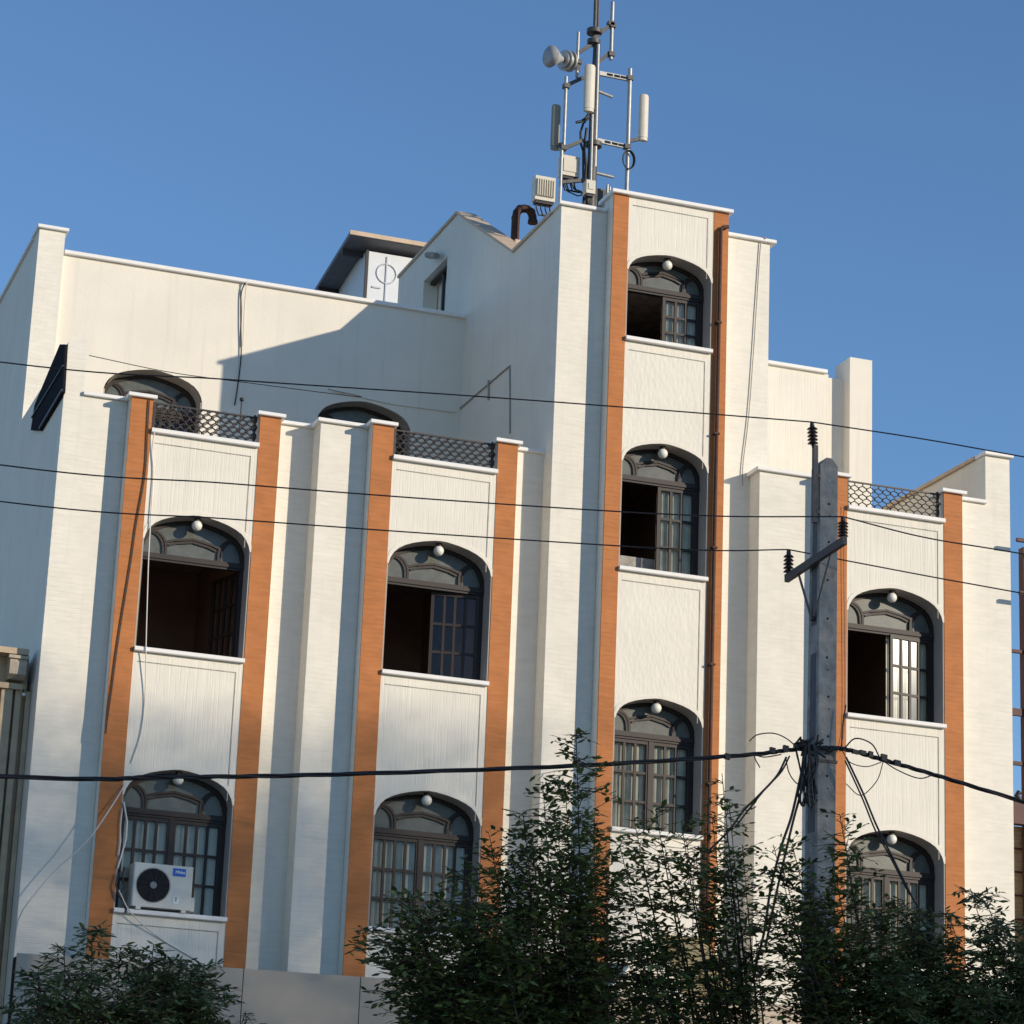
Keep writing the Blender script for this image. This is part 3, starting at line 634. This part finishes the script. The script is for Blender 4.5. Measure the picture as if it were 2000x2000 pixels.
arms = [((700,375),(895,215)),((740,600),(875,470)),((600,475),(705,405)),((478,775),(655,690)),((455,1340),(640,1260)),((590,640),(600,560)),((430,1640),(640,1620))]
for a, b in arms:
    MB().bar(m3(*a), m3(*b), .05, .05).build('arm', M_dgalv, mast)
for a, b in [((765,655),(1055,712)),((745,1258),(1035,1322))]:
    pa, pb = m3(*a), m3(*b); mb = MB().bar(pa, pb, .045, .065); ob_ = mb.build('arm', M_galv, mast)
    mb = MB()
    for t in (.38, .60, .80): c_ = pa.lerp(pb, t); mb.bar(c_-(pb-pa).normalized()*.045-Vector((0,.026,0)), c_+(pb-pa).normalized()*.045-Vector((0,.026,0)), .006, .035)
    mb.build('slot', M_hole, ob_)
for a, b in [((768,818),(902,872)),((758,1555),(912,1592))]: MB().tube([m3(*a), m3(*b)], .025, 8).build('stub_arm', M_galv, mast)
for x0_, ya, yb_, r in [(905,20,540,.030),(597,290,700,.026),(488,690,1340,.027),(447,1340,1950,.027),(1062,620,1780,.033),(858,1660,1960,.02),(880,1680,1900,.016)]:
    a = m3(x0_, ya); zb_ = m3(x0_, yb_).z; MB().tube([a, Vector((a.x, a.y, zb_))], r, 10).build('pipe', M_galv, mast)
mb = MB()
for x, y in [(902,232),(890,490),(1058,705),(1032,1320),(487,775),(462,1330),(595,560),(885,215)]:
    c_ = m3(x, y); MB().obox(c_, (.045,0,0), (0,.05,0), (0,0,.035)).build('clamp', M_dgalv, mast)
MB().box(m3(760,1700).x, m3(870,1700).x, YM+.1, YM+.5, 14.4, m3(800,1670).z).build('equipment_rack', M_dgalv, mast)

def panelant(x0_, x1_, ya, yb_, label, dy=0, mat=M_anten, d=.12):
    a = m3((x0_+x1_)/2, ya, dy); zb_ = m3((x0_+x1_)/2, yb_, dy).z; wd = (m3(x1_, ya, dy)-m3(x0_, ya, dy)).x
    t = thing('panel_antenna', (a.x, a.y, zb_), label, 'antenna', 'tall panel antennas on the mast')
    poly = [(a.x+wd/2*math.cos(q), a.y+d/2*math.sin(q)*(1 if math.sin(q) < 0 else .6)) for q in np.linspace(0, 2*math.pi, 21)[:-1]]
    MB().prismz(poly, zb_+.05, a.z-.02).build('radome', mat, t)
    c_ = (a.x, a.y)
    MB().prismz([(c_[0]+(x-c_[0])*.93, c_[1]+(y-c_[1])*.93) for x, y in poly], zb_, zb_+.049).build('end_cap', mat, t); MB().prismz([(c_[0]+(x-c_[0])*.9, c_[1]+(y-c_[1])*.9) for x, y in poly], a.z-.0199, a.z).build('end_cap', mat, t)
    MB().box(a.x-.02, a.x+.02, a.y+.03, a.y+.14, zb_+.12, zb_+.17).box(a.x-.02, a.x+.02, a.y+.03, a.y+.14, a.z-.2, a.z-.15).build('bracket', M_dgalv, t)
    return t
panelant(652, 750, 590, 1010, 'cream panel antenna standing in front of the mast pole', -.2)
panelant(1143, 1228, 858, 1270, 'cream panel antenna on the right end of the mast arms')
panelant(357, 438, 950, 1350, 'shaded narrow panel antenna left of the mast', .15, nmat('grey_beige_plastic', (.30,.28,.22), .5, var=.1))  # its shade is put into a darker copy of the antenna plastic
MB().bar(m3(1045,1270), m3(1160,1245), .04, .05).build('antenna_bracket', M_dgalv, mast); MB().bar(m3(430,1300), m3(470,1300,.1), .04, .06).build('antenna_bracket', M_dgalv, mast)
# drum antenna
dt = thing('dish_antenna', m3(450, 540), 'round grey drum dish antenna pointing left from the mast', 'antenna')
c0, c1, c2 = m3(345, 555), m3(440, 530), m3(500, 520)
ax = Vector((-.90, -.42, -.16)).normalized(); c1 = m3(450, 535); 
mb = MB(); mb.tube([c1+ax*.0, c1+ax*.05, c1+ax*.15, c1+ax*.23, c1+ax*.245, c1+ax*.235, c1+ax*.14, c1+ax*.06], [.045, .06, .115, .16, .168, .155, .11, .05], 28); mb.build('shroud', nmat('grey_radome', (.42,.42,.42), .5, var=.1), dt)
mb = MB(); mb.tube([c1-ax*.02, c1-ax*.24], .12, 16); mb.tube([c1-ax*.05, c1-ax*.08], .16, 16); mb.tube([c1-ax*.15, c1-ax*.18], .16, 16); mb.build('radio_housing', M_galv, dt)
MB().bar(c1-ax*.2, m3(597, 520), .06, .06).build('bracket', M_dgalv, dt)
def rru(x0_, x1_, ya, yb_, label, fins, dy=0, mat=M_anten):
    a = m3(x0_, ya, dy); b = m3(x1_, yb_, dy); t = thing('radio_unit', ((a.x+b.x)/2, a.y, b.z), label, 'radio unit', 'equipment boxes on the mast')
    MB().box(a.x, b.x, a.y, a.y+.16, b.z+.04, a.z).build('casing', mat, t); mb = MB()
    if fins:
        for i in range(8): x = a.x+.03+(b.x-a.x-.06)*i/7; mb.box(x-.006, x+.006, a.y-.035, a.y-.001, b.z+.10, a.z-.05)
    else: mb.box(a.x+.03, b.x-.03, a.y-.012, a.y-.001, b.z+.10, a.z-.05)
    mb.build('front_cover', mat, t)
    mb = MB(); mb.box(a.x+.02, b.x-.02, a.y+.02, a.y+.14, b.z, b.z+.038)
    for i in range(4): x = a.x+.05+(b.x-a.x-.1)*i/3; mb.tube([(x, a.y+.07, b.z), (x, a.y+.07, b.z-.07), (x+.05, a.y+.1, b.z-.16), (x+.17, a.y+.12, b.z-.14)], .012, 6)
    mb.build('connector', M_black, t)
rru(215, 385, 1570, 1840, 'cream finned radio box at the lower left of the mast', True, -.1)
rru(450, 605, 1385, 1615, 'pale square radio box just left of the mast pole', False, .05)
rru(672, 748, 1610, 1765, 'small white box low on the front of the mast pole', False, -.25)
cl = m3(1045, 1438, -.06); mb = MB()
for k in range(3): mb.tube([cl+Vector(((.082+.006*k)*math.cos(t)*(1+.03*k), -.012*k, (.14+.005*k)*math.sin(t))) for t in np.linspace(0, 2*math.pi, 25)], .0085, 6, False)
mb.build('cable_loop', M_black, label='coiled black cable loop tied to the right mast pipe', cat='cable')
mb = MB(); mb.tube([m3(575,1100), m3(620,1092), m3(665,1060), m3(690,1020)], .022, 6)
mb.tube([m3(690,1060), m3(640,1110), m3(615,1190), m3(618,1290), m3(640,1360), m3(640,1600), m3(655,1850)], .018, 6)
mb.tube([m3(670,1150), m3(650,1300), m3(665,1500), m3(640,1850)], .02, 6); mb.tube([m3(530,1640), m3(560,1700), m3(620,1720), m3(650,1780)], .012, 6); mb.tube([m3(470,1650), m3(500,1720), m3(590,1760), m3(640,1750)], .01, 6)
mb.build('feeder_cable', M_black, mast)

# ------------------------------------------------------------------ utility pole
PY = 26.0
pole = thing('utility_pole', (12.55, PY+.15, GZ), 'grey rectangular concrete utility pole standing among the trees', 'utility pole')
mb = MB(); zt = 9.15; px0, px1 = 12.475, 12.68
def sect(z): t = (zt-z)/(zt-GZ); return PY+.22+.20*t
rows = [GZ, 3, 6, zt]; 
d0, d1 = sect(zt)-PY, sect(GZ)-PY
vs_ = []
for z, d in ((GZ, d1), (zt, d0)): vs_ += [(px0-.00, PY, z), (px1, PY, z), (px1, PY+d, z), (px0, PY+d, z)]
mb.add(vs_, [(0,3,2,1),(0,1,5,4),(1,2,6,5),(2,3,7,6),(3,0,4,7)])
xm_ = (px0+px1)/2; mb.add([(px0,PY,zt),(px1,PY,zt),(px1,PY+d0,zt),(px0,PY+d0,zt),(xm_-.03,PY+.0,zt+.085),(xm_+.03,PY,zt+.085),(xm_+.03,PY+d0,zt+.085),(xm_-.03,PY+d0,zt+.085)],
       [(4,5,6,7),(0,1,5,4),(1,2,6,5),(2,3,7,6),(3,0,4,7)])
mb.build('shaft', M_conc, pole)
mb = MB()
for z in list(np.arange(2.0, 9.0, .42)): 
    x = xm_+random.uniform(-.012, .012); mb.cyl((x, PY-.001, z), (x, PY+.002, z), .0135, 10)
    if random.random() < .5: mb.cyl((x+.01, PY-.001, z-.13), (x+.01, PY+.002, z-.13), .009, 8)
mb.build('bolt_hole', M_hole, pole)
mb = MB()
for z0_, z1_ in ((7.4, 8.9), (5.2, 7.1), (3.0, 4.9), (.6, 2.7)):      # flat patches, the shade of the web recesses painted dark
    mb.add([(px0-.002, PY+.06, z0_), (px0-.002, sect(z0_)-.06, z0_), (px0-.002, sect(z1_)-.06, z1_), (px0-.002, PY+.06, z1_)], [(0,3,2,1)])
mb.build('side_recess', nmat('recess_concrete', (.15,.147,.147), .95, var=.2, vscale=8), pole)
# crossarm along the depth direction, on the pole's left face
n_, f_ = Vector((12.44, 25.33, 8.13)), Vector((12.38, 26.62, 8.02))
arm = MB().bar(n_, f_, .05, .085).build('crossarm', nmat('arm_steel', (.06,.058,.06), .6, var=.3), pole)
mb = MB(); mb.bar(n_.lerp(f_, .8), (12.45, 26.12, 7.45), .006, .03); mb.bar(n_.lerp(f_, .22), (12.45, 26.1, 7.45), .006, .03); mb.cyl((12.42, 26.1, 7.47), (12.47, 26.1, 7.47), .03, 8); mb.build('arm_brace', M_dgalv, pole)
mb = MB(); mb.bar((12.425, 26.03, 8.5), (12.425, 26.03, 9.36), .05, .05); mb.box(12.44, 12.475, 26.0, 26.06, 8.6, 8.64); mb.box(12.44, 12.475, 26.0, 26.06, 9.0, 9.04); mb.build('insulator_post', M_dgalv, pole)
def insul(base, top, par=None):
    b, t = Vector(base), Vector(top); mb = MB(); L_ = (t-b).length; d = (t-b).normalized(); pts = []; rs = []
    pts += [b, b+d*.04]; rs += [.012, .018]
    k = 5; h = (L_-.09)/k
    for i in range(k):
        z = .045+i*h; pts += [b+d*z, b+d*(z+.004), b+d*(z+h*.45), b+d*(z+h*.8)]; rs += [.022, .058, .045, .022]
    pts += [b+d*(L_-.04), b+d*L_]; rs += [.026, .02]; mb.tube(pts, rs, 14); return mb.build('insulator', nmat('brown_porcelain', (.035,.02,.016), .3), par)
K = 2000/1932.0
W1 = Vector((12.385, 26.03, 9.62)); insul((12.40, 26.03, 9.33), W1, pole)
W3 = Vector((f_.x-.005, f_.y-.06, 8.33)); insul((W3.x, W3.y, 8.03), W3, pole)
W2 = Vector((n_.x+.02, n_.y+.09, 8.41)); insul((W2.x, W2.y, 8.15), W2, pole)
mb = MB()
for zz in (5.92, 6.05): mb.box(px0-.012, px1+.012, PY-.012, sect(6)+.012, zz, zz+.03)
mb.build('pole_band', M_dgalv, pole)

def slant(px, py, a, ref):                           # pixel ray met with the vertical plane of the line
    d = ray(px, py); t = (ref.y+a*ref.x)/(d.y+a*d.x); return d*t
def smooth(pts, n=10):
    out = []; P_ = [pts[0]*2-pts[1]]+pts+[pts[-1]*2-pts[-2]]
    for i in range(1, len(P_)-2):
        for t in np.linspace(0, 1, n, endpoint=False):
            t = float(t); a, b, c, d = P_[i-1], P_[i], P_[i+1], P_[i+2]
            out.append(.5*((2*b)+(c-a)*t+(2*a-5*b+4*c-d)*t*t+(3*b-a-3*c+d)*t**3))
    out.append(pts[-1]); return out
def wire(name, left, right, W, r, label, mat=M_black):
    L_ = [slant(x*K, y*K, .13, W) for x, y in left]; R_ = [slant(x*K, y*K, .13, W) for x, y in right]
    e0 = L_[0]+(L_[0]-L_[1])*2.5+Vector((0,0,.4)); e1 = R_[-1]+(R_[-1]-R_[0])*2.2
    mb = MB(); mb.tube(smooth([e0]+L_+[W]), r, 6); mb.tube(smooth([W]+R_+[e1]), r, 6)
    return mb.build(name, mat, label=label, cat='power line', group='overhead wires crossing the street front')
wire('overhead_wire', [(0,683),(430,716),(860,745),(1200,770)], [(1740,828),(1932,862)], W1, .0075, 'topmost thin wire held by the insulator above the pole top')
wire('overhead_wire', [(0,877),(430,912),(860,945),(1300,972)], [(1740,1013),(1900,1040)], W2, .0075, 'middle thin wire held by the insulator on the near end of the crossarm')
wire('overhead_wire', [(0,946),(430,979),(860,1010),(1300,1037)], [(1740,1085),(1850,1105)], W3, .0075, 'lowest of the three thin wires, tied to the left end of the crossarm')
# thick bundled cable with splices and hanging tails
CW = slant(1555*K, 1411*K, .13, Vector((12.5, 25.93, 6)))
Lc = [slant(x*K, y*K, .13, CW) for x, y in [(0,1465),(300,1466),(600,1462),(1080,1445),(1400,1425),(1490,1415)]]
Rc = [slant(x*K, y*K, .13, CW) for x, y in [(1600,1415),(1660,1432),(1740,1455),(1932,1513)]]
e0 = Lc[0]+(Lc[0]-Lc[1])*5+Vector((0,0,.3)); e1 = Rc[-1]+(Rc[-1]-Rc[-2])*3
bun = thing('cable_bundle', CW, 'thick black twisted cable bundle sagging across the facade to the concrete pole', 'power line')
path = smooth([e0]+Lc+[CW]+Rc+[e1], 14)
for k in range(3):
    mb = MB(); pts = []
    for i, p in enumerate(path): ph = i*.55+k*2.094; pts.append(p+Vector((0, math.cos(ph)*.0125, math.sin(ph)*.0125)))
    mb.tube(pts, .0135, 6); mb.build('strand', M_rubr if k == 1 else M_black, bun)
mb = MB()
for x, y in [(1370,1427),(1455,1418),(1480,1415),(1500,1412),(1515,1405),(1612,1420),(1625,1422),(1640,1426),(1665,1434),(1690,1441)]:
    c_ = slant(x*K, y*K, .13, CW)+Vector((0,-.03,random.uniform(-.01,.03))); MB().obox(c_, (random.uniform(.022,.04),0,-.004), (0,.02,0), (.002,0,random.uniform(.018,.035))).build('clamp', M_black, bun)
for i in range(26):
    c_ = slant((1512+random.uniform(-14,60))*K, (1412+random.uniform(-16,14))*K, .13, CW)+Vector((0,-.05,0)); d = Vector((random.uniform(-1,1), -.2, random.uniform(-1,1))).normalized()*.05
    mb.tube([c_-d, c_, c_+d], .011, 6)
mb.build('cable_tie', M_black, bun)
def loopy(pts, r, mb, dy=-.05, j=0.0):
    P_ = [slant(x*K, y*K, .13, CW)+Vector((random.uniform(-j,j), dy, random.uniform(-j,j))) for x, y in pts]; mb.tube(smooth(P_, 8), r*1.35, 5)
mb = MB()
loopy([(1520,1410),(1515,1430),(1508,1460),(1490,1540),(1470,1600),(1450,1680),(1438,1760),(1420,1830)], .011, mb)
loopy([(1524,1412),(1522,1440),(1512,1480),(1494,1545),(1476,1620),(1458,1700),(1440,1790)], .010, mb)
loopy([(1516,1408),(1525,1445),(1530,1480),(1532,1510),(1525,1530)], .012, mb, -.07)
loopy([(1530,1408),(1536,1440),(1530,1470),(1535,1500)], .010, mb, -.08)
loopy([(1500,1425),(1508,1470),(1500,1500),(1492,1530)], .008, mb)
loopy([(1480,1430),(1462,1465),(1430,1500),(1400,1530),(1370,1570),(1330,1610)], .009, mb)
loopy([(1486,1428),(1470,1458),(1440,1490),(1412,1525),(1385,1560)], .007, mb)
loopy([(1500,1412),(1480,1395),(1455,1385),(1425,1388),(1410,1400)], .005, mb)
loopy([(1470,1425),(1440,1430),(1420,1428),(1430,1450)], .005, mb)
loopy([(1478,1430),(1485,1460),(1500,1480),(1520,1485)], .005, mb)
loopy([(1590,1412),(1610,1395),(1640,1405),(1655,1430)], .006, mb)
loopy([(1585,1418),(1600,1440),(1630,1448),(1658,1440)], .004, mb)
loopy([(1662,1440),(1650,1475),(1620,1502),(1592,1480)], .004, mb)
loopy([(1592,1430),(1625,1500),(1650,1560),(1680,1620),(1720,1700),(1745,1735)], .0085, mb)
loopy([(1590,1436),(1622,1506),(1648,1570),(1672,1612),(1712,1690)], .007, mb)
loopy([(1660,1436),(1690,1455),(1730,1470),(1760,1462)], .005, mb)
loopy([(1596,1330),(1590,1370),(1588,1410)], .006, mb, 0)
for k in range(9):
    x0_ = 1518+random.uniform(-6, 12); n_k = random.uniform(60, 130)
    loopy([(x0_, 1408), (x0_+random.uniform(-10,10), 1408+n_k*.4), (x0_+random.uniform(-14,8), 1408+n_k*.8), (x0_+random.uniform(-10,10), 1408+n_k), (x0_+random.uniform(-16,10), 1408+n_k*.7)], random.uniform(.005,.009), mb, -.06-.01*k)
mb.build('hanging_tail', M_black, bun)

# ------------------------------------------------------------------ cables on the facade
def faccable(pts, r, mat, label, Y=None, cat='cable'):
    mb = MB(); mb.tube(smooth([at(x, y, Yp) for x, y, Yp in pts], 6), r, 5); return mb.build('facade_cable', mat, label=label, cat=cat)
c1z = crop(0, 400, 700); c6z = crop(0, 1200, 700, 1690)
def cc1(x, y, Y): return (*c1z(x, y), Y)
def cc6(x, y, Y): return (*c6z(x, y), Y)
faccable([cc1(1322,420,YB-.05), cc1(1300,480,YB-.03), cc1(1298,640,YB-.03), cc1(1300,800,YB-.03), cc1(1285,950,YB-.03), cc1(1265,1080,YB-.03)], .010, M_black, 'black cable hanging down the set-back upper wall at left')
faccable([cc1(1330,412,YB-.09), cc1(1318,560,YB-.04), cc1(1310,760,YB-.04)], .009, M_wcab, 'white cable beside the black one over the upper wall parapet')
faccable([cc1(805,1050,Y1-.02), cc1(795,1230,Y1-.02), cc1(782,1450,Y1-.02), cc1(735,1720,Y1-.02), cc1(705,1930,Y1-.02), cc6(560,110,Y1-.02), cc6(530,330,Y1-.02), cc6(503,520,Y1-.02), cc6(500,560,Y1-.02)], .009, M_black, 'dark cable winding down the leftmost orange pier')
faccable([cc1(835,1210,Y1-.05), cc1(820,1330,Y1-.01), cc1(826,1450,Y1-.01), cc1(812,1700,Y1-.02), cc1(800,1930,Y1-.04), cc6(689,120,Y1-.07), cc6(688,200,Y1-.06), cc6(683,400,Y1-.01), cc6(665,560,Y1-.01), cc6(620,700,Y1-.01)], .008, M_wcab, 'white cable hanging in front of the wide open window')
faccable([cc6(590,800,Y1-.03), cc6(530,900,Y1-.1), cc6(410,1070,Y1-.1), cc6(260,1210,Y1-.0), cc6(140,1350,Y1+.05), cc6(88,1440,Y1+.15), cc6(70,1560,Y1+.23)], .009, M_wcab, 'pale cable running diagonally down from the lower left window arch')
faccable([cc6(560,1300,Y1-.05), cc6(620,1410,Y1-.08), cc6(760,1530,Y1-.01), cc6(990,1665,Y1-.01)], .008, M_wcab, 'slack pale wire below the air conditioner ledge')
faccable([(*z4(1275,372), Y3+.17), (*z4(1243,400), Y3+.22), (*z4(1215,800), Y3+.22), (*z4(1190,1180), Y3+.22), (*z4(1165,1500), Y3+.22), (*z4(1130,1800), Y3+.22), (*z4(1128,1930), Y3+.22)], .008, M_conc, 'thin grey cable hanging down the white wing right of the tower')
faccable([cc1(480,812,36.0), cc1(900,900,35.5), cc1(1300,955,35.2), cc1(1932,1035,34.9), (*n2(250,1132), 34.85)], .006, M_black, 'thin black wire sagging from the far left wall toward the tower')
faccable([(1654-6, 987, Y4-.03), (1648, 1100, Y4-.03), (1650, 1390, Y4-.03), (1640, 1470, Y4-.03)], .004, M_black, 'fine black wire on the orange pier behind the pole')

# ------------------------------------------------------------------ left neighbour
YN = 34.62; nb = thing('neighbour_building', (3.5, 36, GZ), 'beige stone neighbouring building with fluted pilasters at the left edge', 'building')
z6 = crop(0, 1240, 120, 892)
def zz(y, Y=YN): return at(*z6(200, y), Y).z
ztop, zc1, zf0 = zz(215), zz(290), zz(740)
MB().box(-6, 5.68, YN+.12, 44, GZ, zc1+.02).build('wall', M_stone, nb)
MB().box(-6, 5.63, YN-.12, YN+.2, zc1-.01, ztop).build('cornice', M_stone, nb)
MB().box(-6, 5.60, YN-.06, YN+.119, zf0-.05, zf0+.02).build('ledge', M_stone, nb)
def nx(x, y): return at(*z6(x, y), YN).x
for i, x in enumerate((-1.0, .0, 1, 2.0)):
    pass
bx = nx(240, 480); mb = MB(); mb.prismx([(YN-.10, zc1-.02), (YN-.16, zc1-.12), (YN-.15, zz(600)), (YN-.05, zz(660)), (YN+.118, zz(660)), (YN+.118, zc1-.02)], bx-.11, bx+.10)
mb.box(bx-.13, bx+.12, YN-.17, YN-.02, zc1-.075, zc1-.035); mb.build('capital', nmat('pale_carved_stone', (.52,.44,.34), .8, var=.25, vscale=9, bump=(14, .9)), nb)
mb = MB()
for i in range(14):
    x = nx(85, 1000)-i*.29
    mb.box(x-.07, x+.07, YN-.02, YN+.118, GZ, zf0-.051)
mb.box(nx(210,1000), nx(300,1000), YN-.0, YN+.118, GZ, zf0-.0512); mb.box(nx(370,1000), nx(440,1000), YN+.02, YN+.118, GZ, zf0-.0512)
mb.build('pilaster', M_stone, nb)
lp = thing('spot_lamp', at(*z6(345, 865), YN-.05), 'tiny white spot lamp under the ledge of the beige neighbour building', 'lamp'); q_ = ORG[lp.name]
MB().sphere(q_, .025, 10, 8).build('bulb', M_globe, lp); MB().cyl(q_+Vector((0,0,.02)), q_+Vector((0,.05,.07)), .008, 6).build('bracket', M_iron, lp)

# ------------------------------------------------------------------ right neighbour: red steel frame over yellow brick
rt = thing('steel_frame_building', (20.5, 34, GZ), 'unfinished neighbour building with dark red steel frame at the right edge', 'building')
c7 = crop(1880, 1000, 120, 331)
YS = 32.95
def rz(y): return at(*c7(300, y), YS).z
MB().box(19.11, 19.26, YS+.35, YS+.49, GZ, rz(140)).build('column', M_redst, rt)
MB().box(22.0, 22.14, YS, YS+.14, GZ, rz(100)).build('column', M_redst, rt)
for y, th, x0_ in ((135,.05,18.70),(420,.05,18.73),(700,.045,18.90),(1020,.10,18.90),(1308,.05,18.90)):
    z_ = rz(y); yo = 0 if x0_ < 18.8 else .36
    MB().box(x0_+.13 if not yo else x0_, 24, YS+.02+yo, YS+.07+yo, z_-th, z_).build('beam', M_redst, rt)
z_ = rz(1530); MB().box(18.89, 24, YS+.36, YS+.5, z_-.30, z_).build('floor_beam', M_redst, rt)
MB().box(18.93, 25, YS+.55, YS+.8, GZ, z_-.30).build('brick_wall', M_ybrick, rt)
mb = MB()
for k in range(12): mb.box(18.9, 24, YS+.50, YS+.53, z_-.62-k*.32, z_-.60-k*.32)
mb.build('rail', M_redst, rt)
MB().box(19.14, 19.21, YS+.30, YS+.35, rz(1330), rz(940)).build('bracket', M_redst, rt)
mb = MB(); mb.tube([(18.98, YS+.32, rz(1480)), (18.94, YS+.32, rz(1500)), (18.98, YS+.32, rz(1520))], .04, 8); mb.build('joint_box', M_iron, rt)

# ------------------------------------------------------------------ trees
def tree(label, tx, ty, tips, fork, ll, lw, mat, side=.42, dens=1.0, droop=0.0, group='street trees in front of the building'):
    t = thing('street_tree', (tx, ty, GZ), label, 'tree', group)
    tr = MB(); base = Vector((tx, ty, GZ)); fk = Vector((tx+.05, ty, fork))
    tr.tube(smooth([base, base.lerp(fk, .5)+Vector((.05,.03,0)), fk], 5), [.13-.004*i for i in range(11)], 10); 
    br = MB(); P_ = []; D_ = []; N_ = []; LN = []; WD = []
    for px, py, dy, sc in tips:
        tip = at(px, py, ty+dy); L_ = (tip-fk).length
        mid1 = fk.lerp(tip, .35)+Vector((0, 0, -.12*L_*.5)); mid1 = fk+(tip-fk)*.35+Vector(((tip-fk).x*.22, (tip-fk).y*.25, -L_*.02))
        mid2 = fk+(tip-fk)*.7+Vector(((tip-fk).x*.12, (tip-fk).y*.12, -L_*.01))
        if sc < 0: sc = -sc; mid2 = fk+(tip-fk)*.7+Vector((0, 0, .25))
        path = smooth([fk, mid1, mid2, tip], 12); k = len(path)
        br.tube(path, [max(.004, .035*(1-i/k)**1.1) for i in range(k)], 6)
        nt_ = int(L_*30*dens)
        for _ in range(nt_):
            u = 1-random.random()**1.15*.82; i = min(int(u*(k-1)), k-2); p = path[i].lerp(path[i+1], random.random()); ax_ = (path[i+1]-path[i]).normalized()
            L2 = side*sc*(1-u)**.45*random.uniform(.35, 1.5)+.10
            az = random.uniform(0, 2*math.pi); out = Vector((math.cos(az), math.sin(az), 0)); d = (out*random.uniform(.7, 1.1)+Vector((0,0,random.uniform(-.4, .65)-droop))+ax_*.25).normalized()
            nl = max(3, int(L2/(ll*.44))); pts = []
            for j in range(nl+1):
                s_ = j/nl; pts.append(p+d*L2*s_+Vector((0,0,-.16*L2*s_*s_*(1+droop*2))))
            br.tube([pts[0], pts[nl//2], pts[-1]], [.0045, .0035, .002], 4, False)
            for j in range(1, nl+1):
                for sg_ in ((-1, 1) if droop > 0 else ((-1,) if j % 2 else (1,))):
                    if random.random() < .12: continue
                    q = pts[j]; sdv = d.cross(Vector((random.uniform(-.3,.3), random.uniform(-.3,.3), 1))).normalized()
                    dl = (d*random.uniform(.5,.9)+sdv*sg_*random.uniform(.6, 1.1)+Vector((random.uniform(-.25,.25), random.uniform(-.25,.25), random.uniform(-.6,.35)-droop*.6))).normalized()
                    P_.append(q); D_.append(dl); N_.append(Vector((random.uniform(-.6,.6), random.uniform(-.6,.6), 1))); s2 = random.uniform(.5, 1.35); LN.append(ll*s2); WD.append(lw*s2)
    tr.build('trunk', M_bark, t); br.build('branch', M_bark, t)
    leafmesh('crown', np.array(P_), np.array(D_), np.array(N_), np.array(LN), np.array(WD), mat, t); return len(P_)
def extra(tips, n, x0, x1, y0, y1, dmin=-.9, dmax=.9, sc=1.0):
    return tips+[(random.uniform(x0, x1), random.uniform(y0, y1), random.uniform(dmin, dmax), sc) for _ in range(n)]
TY = 24.9
tot = 0
tot += tree('broad dark tree with one tall spire, left of the tower foot', 9.9, TY, extra(
    [(1125,1425,0,1.0),(1105,1540,.3,.9),(1060,1530,.1,.8),(1022,1590,-.3,.8),(1160,1600,.4,.9),(960,1650,.2,.8),(1185,1660,-.2,.9),(905,1700,-.4,.9),(850,1740,.3,.9),(795,1790,.5,.8),
     (720,1815,.1,-.55),(700,1850,-.3,-.5),(760,1850,.3,-.7),(745,1935,-.2,-.6),(1000,1660,0,.8),(1135,1700,.6,.9),(1090,1620,-.3,.9),(1040,1650,.5,.9),(930,1700,.0,.9),(880,1760,-.2,.9),(980,1710,.5,.9),(1120,1640,.1,.9)], 26, 790, 1200, 1740, 1930), .7, .090, .042, M_leaf, .64, 1.0)
tot += tree('loose leafy tree with thin upright shoots under the tower windows', 12.0, TY+.25, extra(
    [(1410,1510,0,.8),(1390,1590,.3,.8),(1425,1580,-.2,.7),(1280,1580,.1,.8),(1240,1610,.3,.8),(1330,1600,-.3,.8),(1210,1650,0,.7),(1450,1650,.3,.7),(1360,1680,.2,.8),(1300,1660,-.1,.9),(1255,1690,.3,.9),(1420,1680,-.3,.8),(1340,1640,.3,.8)], 14, 1190, 1480, 1760, 1930), .7, .090, .042, M_leaf, .56, .62)
tot += tree('slender leafy tree growing right in front of the concrete pole', 13.6, TY-.2, extra(
    [(1640,1590,0,.8),(1620,1650,.2,.8),(1510,1650,-.2,.8),(1530,1700,.2,.9),(1575,1720,0,.9),(1600,1740,.3,.9),(1660,1720,-.2,.8),(1545,1640,.1,.7)], 14, 1480, 1710, 1760, 1930, -.5, .7), .7, .090, .042, M_leaf, .58, .72)
tot += tree('bushy dark tree filling the lower right corner', 16.0, TY-.1, extra(
    [(1700,1780,.1,.8),(1755,1760,0,.9),(1800,1790,.3,.9),(1850,1780,-.2,.8),(1895,1735,.1,.6),(1925,1750,-.2,.7),(1955,1800,.2,.8),(2000,1800,0,.9),(1690,1850,-.3,.9),(1780,1810,.2,.9)], 32, 1670, 2060, 1820, 1960), .5, .092, .032, M_leaf2, .56, 1.05, .12)
tot += tree('small round tree with narrow drooping leaves in the lower left corner', 5.3, 25.6, extra(
    [(180,1815,0,.7),(125,1850,.3,.7),(75,1890,-.2,.7),(235,1850,.2,.7),(300,1845,0,.6),(345,1900,.3,.6),(290,1920,-.2,.8),(430,1940,.2,.6),(480,1975,0,.6),(60,1950,.3,.7),(400,1990,-.2,.7)], 26, 60, 400, 1870, 1990), .3, .10, .030, M_leaf2, .52, 1.2, .15)
print('leaves', tot)
